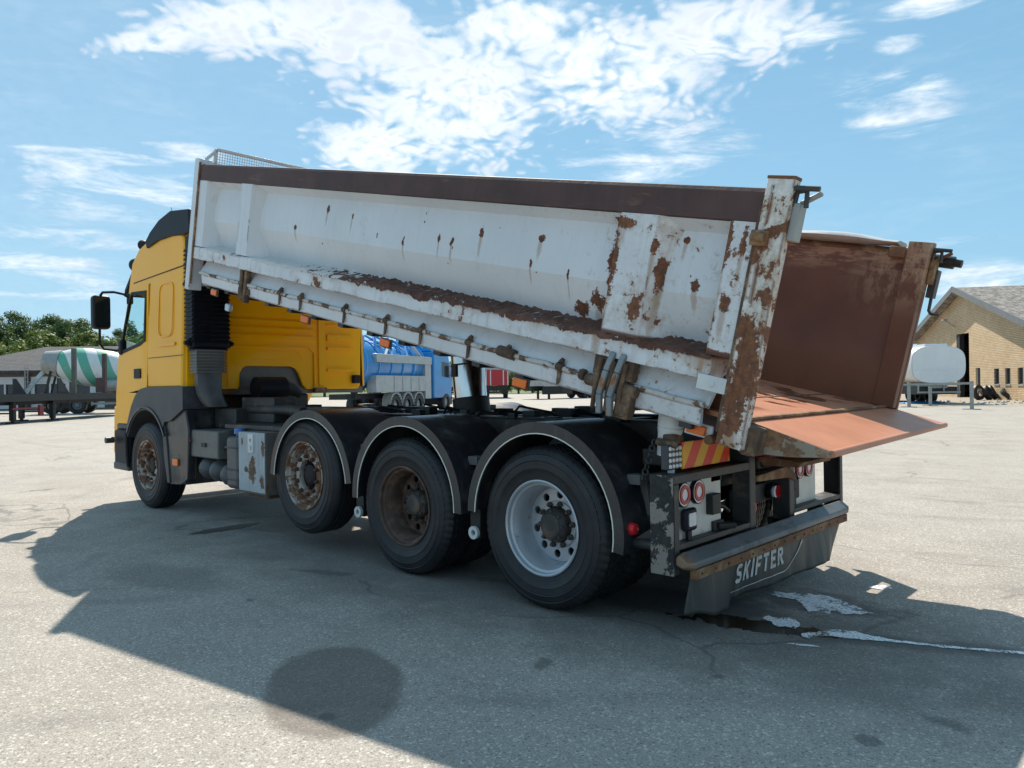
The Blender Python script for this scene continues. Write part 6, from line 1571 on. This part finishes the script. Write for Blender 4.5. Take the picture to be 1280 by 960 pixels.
blob('soapy_water', [(.92, .03), (.98, -.02), (1.10, -.03), (1.20, -.10), (1.27, -.20), (1.36, -.19), (1.38, -.12), (1.47, -.13), (1.56, -.03), (1.52, .05), (1.40, .08), (1.33, .16), (1.20, .19), (1.05, .14), (.96, .10)], 'foam', .005, 'white foamy puddle on the asphalt beyond the mud flap', 'puddle', .05)
blob('soapy_water', [(1.45, -.70), (1.50, -.60), (1.60, -.56), (1.80, -.47), (2.1, -.35), (2.5, -.165), (3.0, .075), (3.6, .4), (3.6, .43), (3.0, .105), (2.5, -.13), (2.1, -.31), (1.85, -.41), (1.70, -.42), (1.60, -.42), (1.50, -.47), (1.46, -.56), (1.40, -.62)], 'foam', .005, 'thin white foamy trickle running across the asphalt to the right', 'puddle', .02)
blob('soapy_water', [(1.12, -.50), (1.24, -.58), (1.34, -.55), (1.30, -.45), (1.20, -.42)], 'foam', .005, 'small patch of white foam beside the dark oily puddle', 'puddle', .05)
blob('soapy_water', [(1.36, .60), (1.44, .58), (1.50, .66), (1.42, .70)], 'foam', .005, 'tiny white foam spot, farthest from the mud flap', 'puddle', .02)
blob('soapy_water', [(1.40, -.86), (1.50, -.82), (1.56, -.78), (1.48, -.80)], 'foam', .005, 'slim sliver of white foam in front of the trickle, nearest the viewer', 'puddle', .015)

# ------------------------------------------------------------------ person standing in the yard
def person():
    base = G(40.8, 5.35)
    root = empty('person', base, 'person in blue shorts and shirt standing bare-legged far out in the yard', 'person', atan2(FH.y, FH.x)+R(150))
    me = bpy.data.meshes.new('body'); v = []; e = []; r = []
    def add(p, rad, par=None):
        v.append(p); r.append(rad); i = len(v)-1
        if par is not None: e.append((par, i))
        return i
    pel = add((0, 0, .93), .14); sp = add((.01, 0, 1.12), .13, pel); ch = add((.0, 0, 1.34), .15, sp); nk = add((0, 0, 1.50), .055, ch); hd = add((.01, 0, 1.60), .085, nk); ht = add((.01, 0, 1.70), .08, hd)
    for s in (-1, 1):
        h = add((0, s*.10, .88), .10, pel); k = add((.03, s*.125, .48), .06, h); c_ = add((-.01, s*.13, .30), .055, k); a = add((-.02, s*.135, .08), .036, c_); t = add((.13, s*.15, .035), .03, a)
        sh = add((0, s*.18, 1.40), .065, ch); el = add((-.03, s*.25, 1.12), .042, sh); w_ = add((.05, s*.26, .88), .03, el); ha = add((.08, s*.26, .80), .028, w_)
    me.from_pydata(v, e, []); o = bpy.data.objects.new('body', me); col.objects.link(o); o.parent = root
    sk = o.modifiers.new('skin', 'SKIN'); 
    if not me.skin_vertices: bpy.context.view_layer.update()
    for i, q in enumerate(me.skin_vertices[0].data): q.radius = (r[i], r[i]); q.use_root = (i == 0)
    ss = o.modifiers.new('sub', 'SUBSURF'); ss.levels = 1; ss.render_levels = 1
    me.materials.append(MATS['skin'])
    b = MB(); b.lathe([(.17, .98), (.19, .85), (.19, .80)], 16, 'Z') if False else None
    for s in (-1, 1): b.tube([(0, s*.07, .99), (.01, s*.105, .80), (.03, s*.125, .56)], [.13, .118, .098], 12)
    b.build('shorts', 'shorts_blue', root, space='local')
    b = MB(); b.tube([(0, 0, .92), (.01, 0, 1.12), (0, 0, 1.36), (0, 0, 1.47)], [.17, .16, .185, .09], 14)
    for s in (-1, 1): b.tube([(0, s*.14, 1.40), (-.01, s*.21, 1.30), (-.03, s*.25, 1.18)], [.085, .07, .06], 10)
    b.build('shirt', 'shirt_blue', root, space='local')
    b = MB(); b.lathe([(0, 1.80), (.06, 1.78), (.095, 1.70), (.098, 1.62), (.085, 1.58)], 14, 'Z', (-.01, 0, 0)); b.build('hair', 'hair', root, space='local')
    for s in (-1, 1):
        b = MB(); b.box((-.06, s*.14-.045, 0), (.20, s*.14+.045, .08)); b.build('shoe', 'shoe', root, space='local', bev=.02)
person()
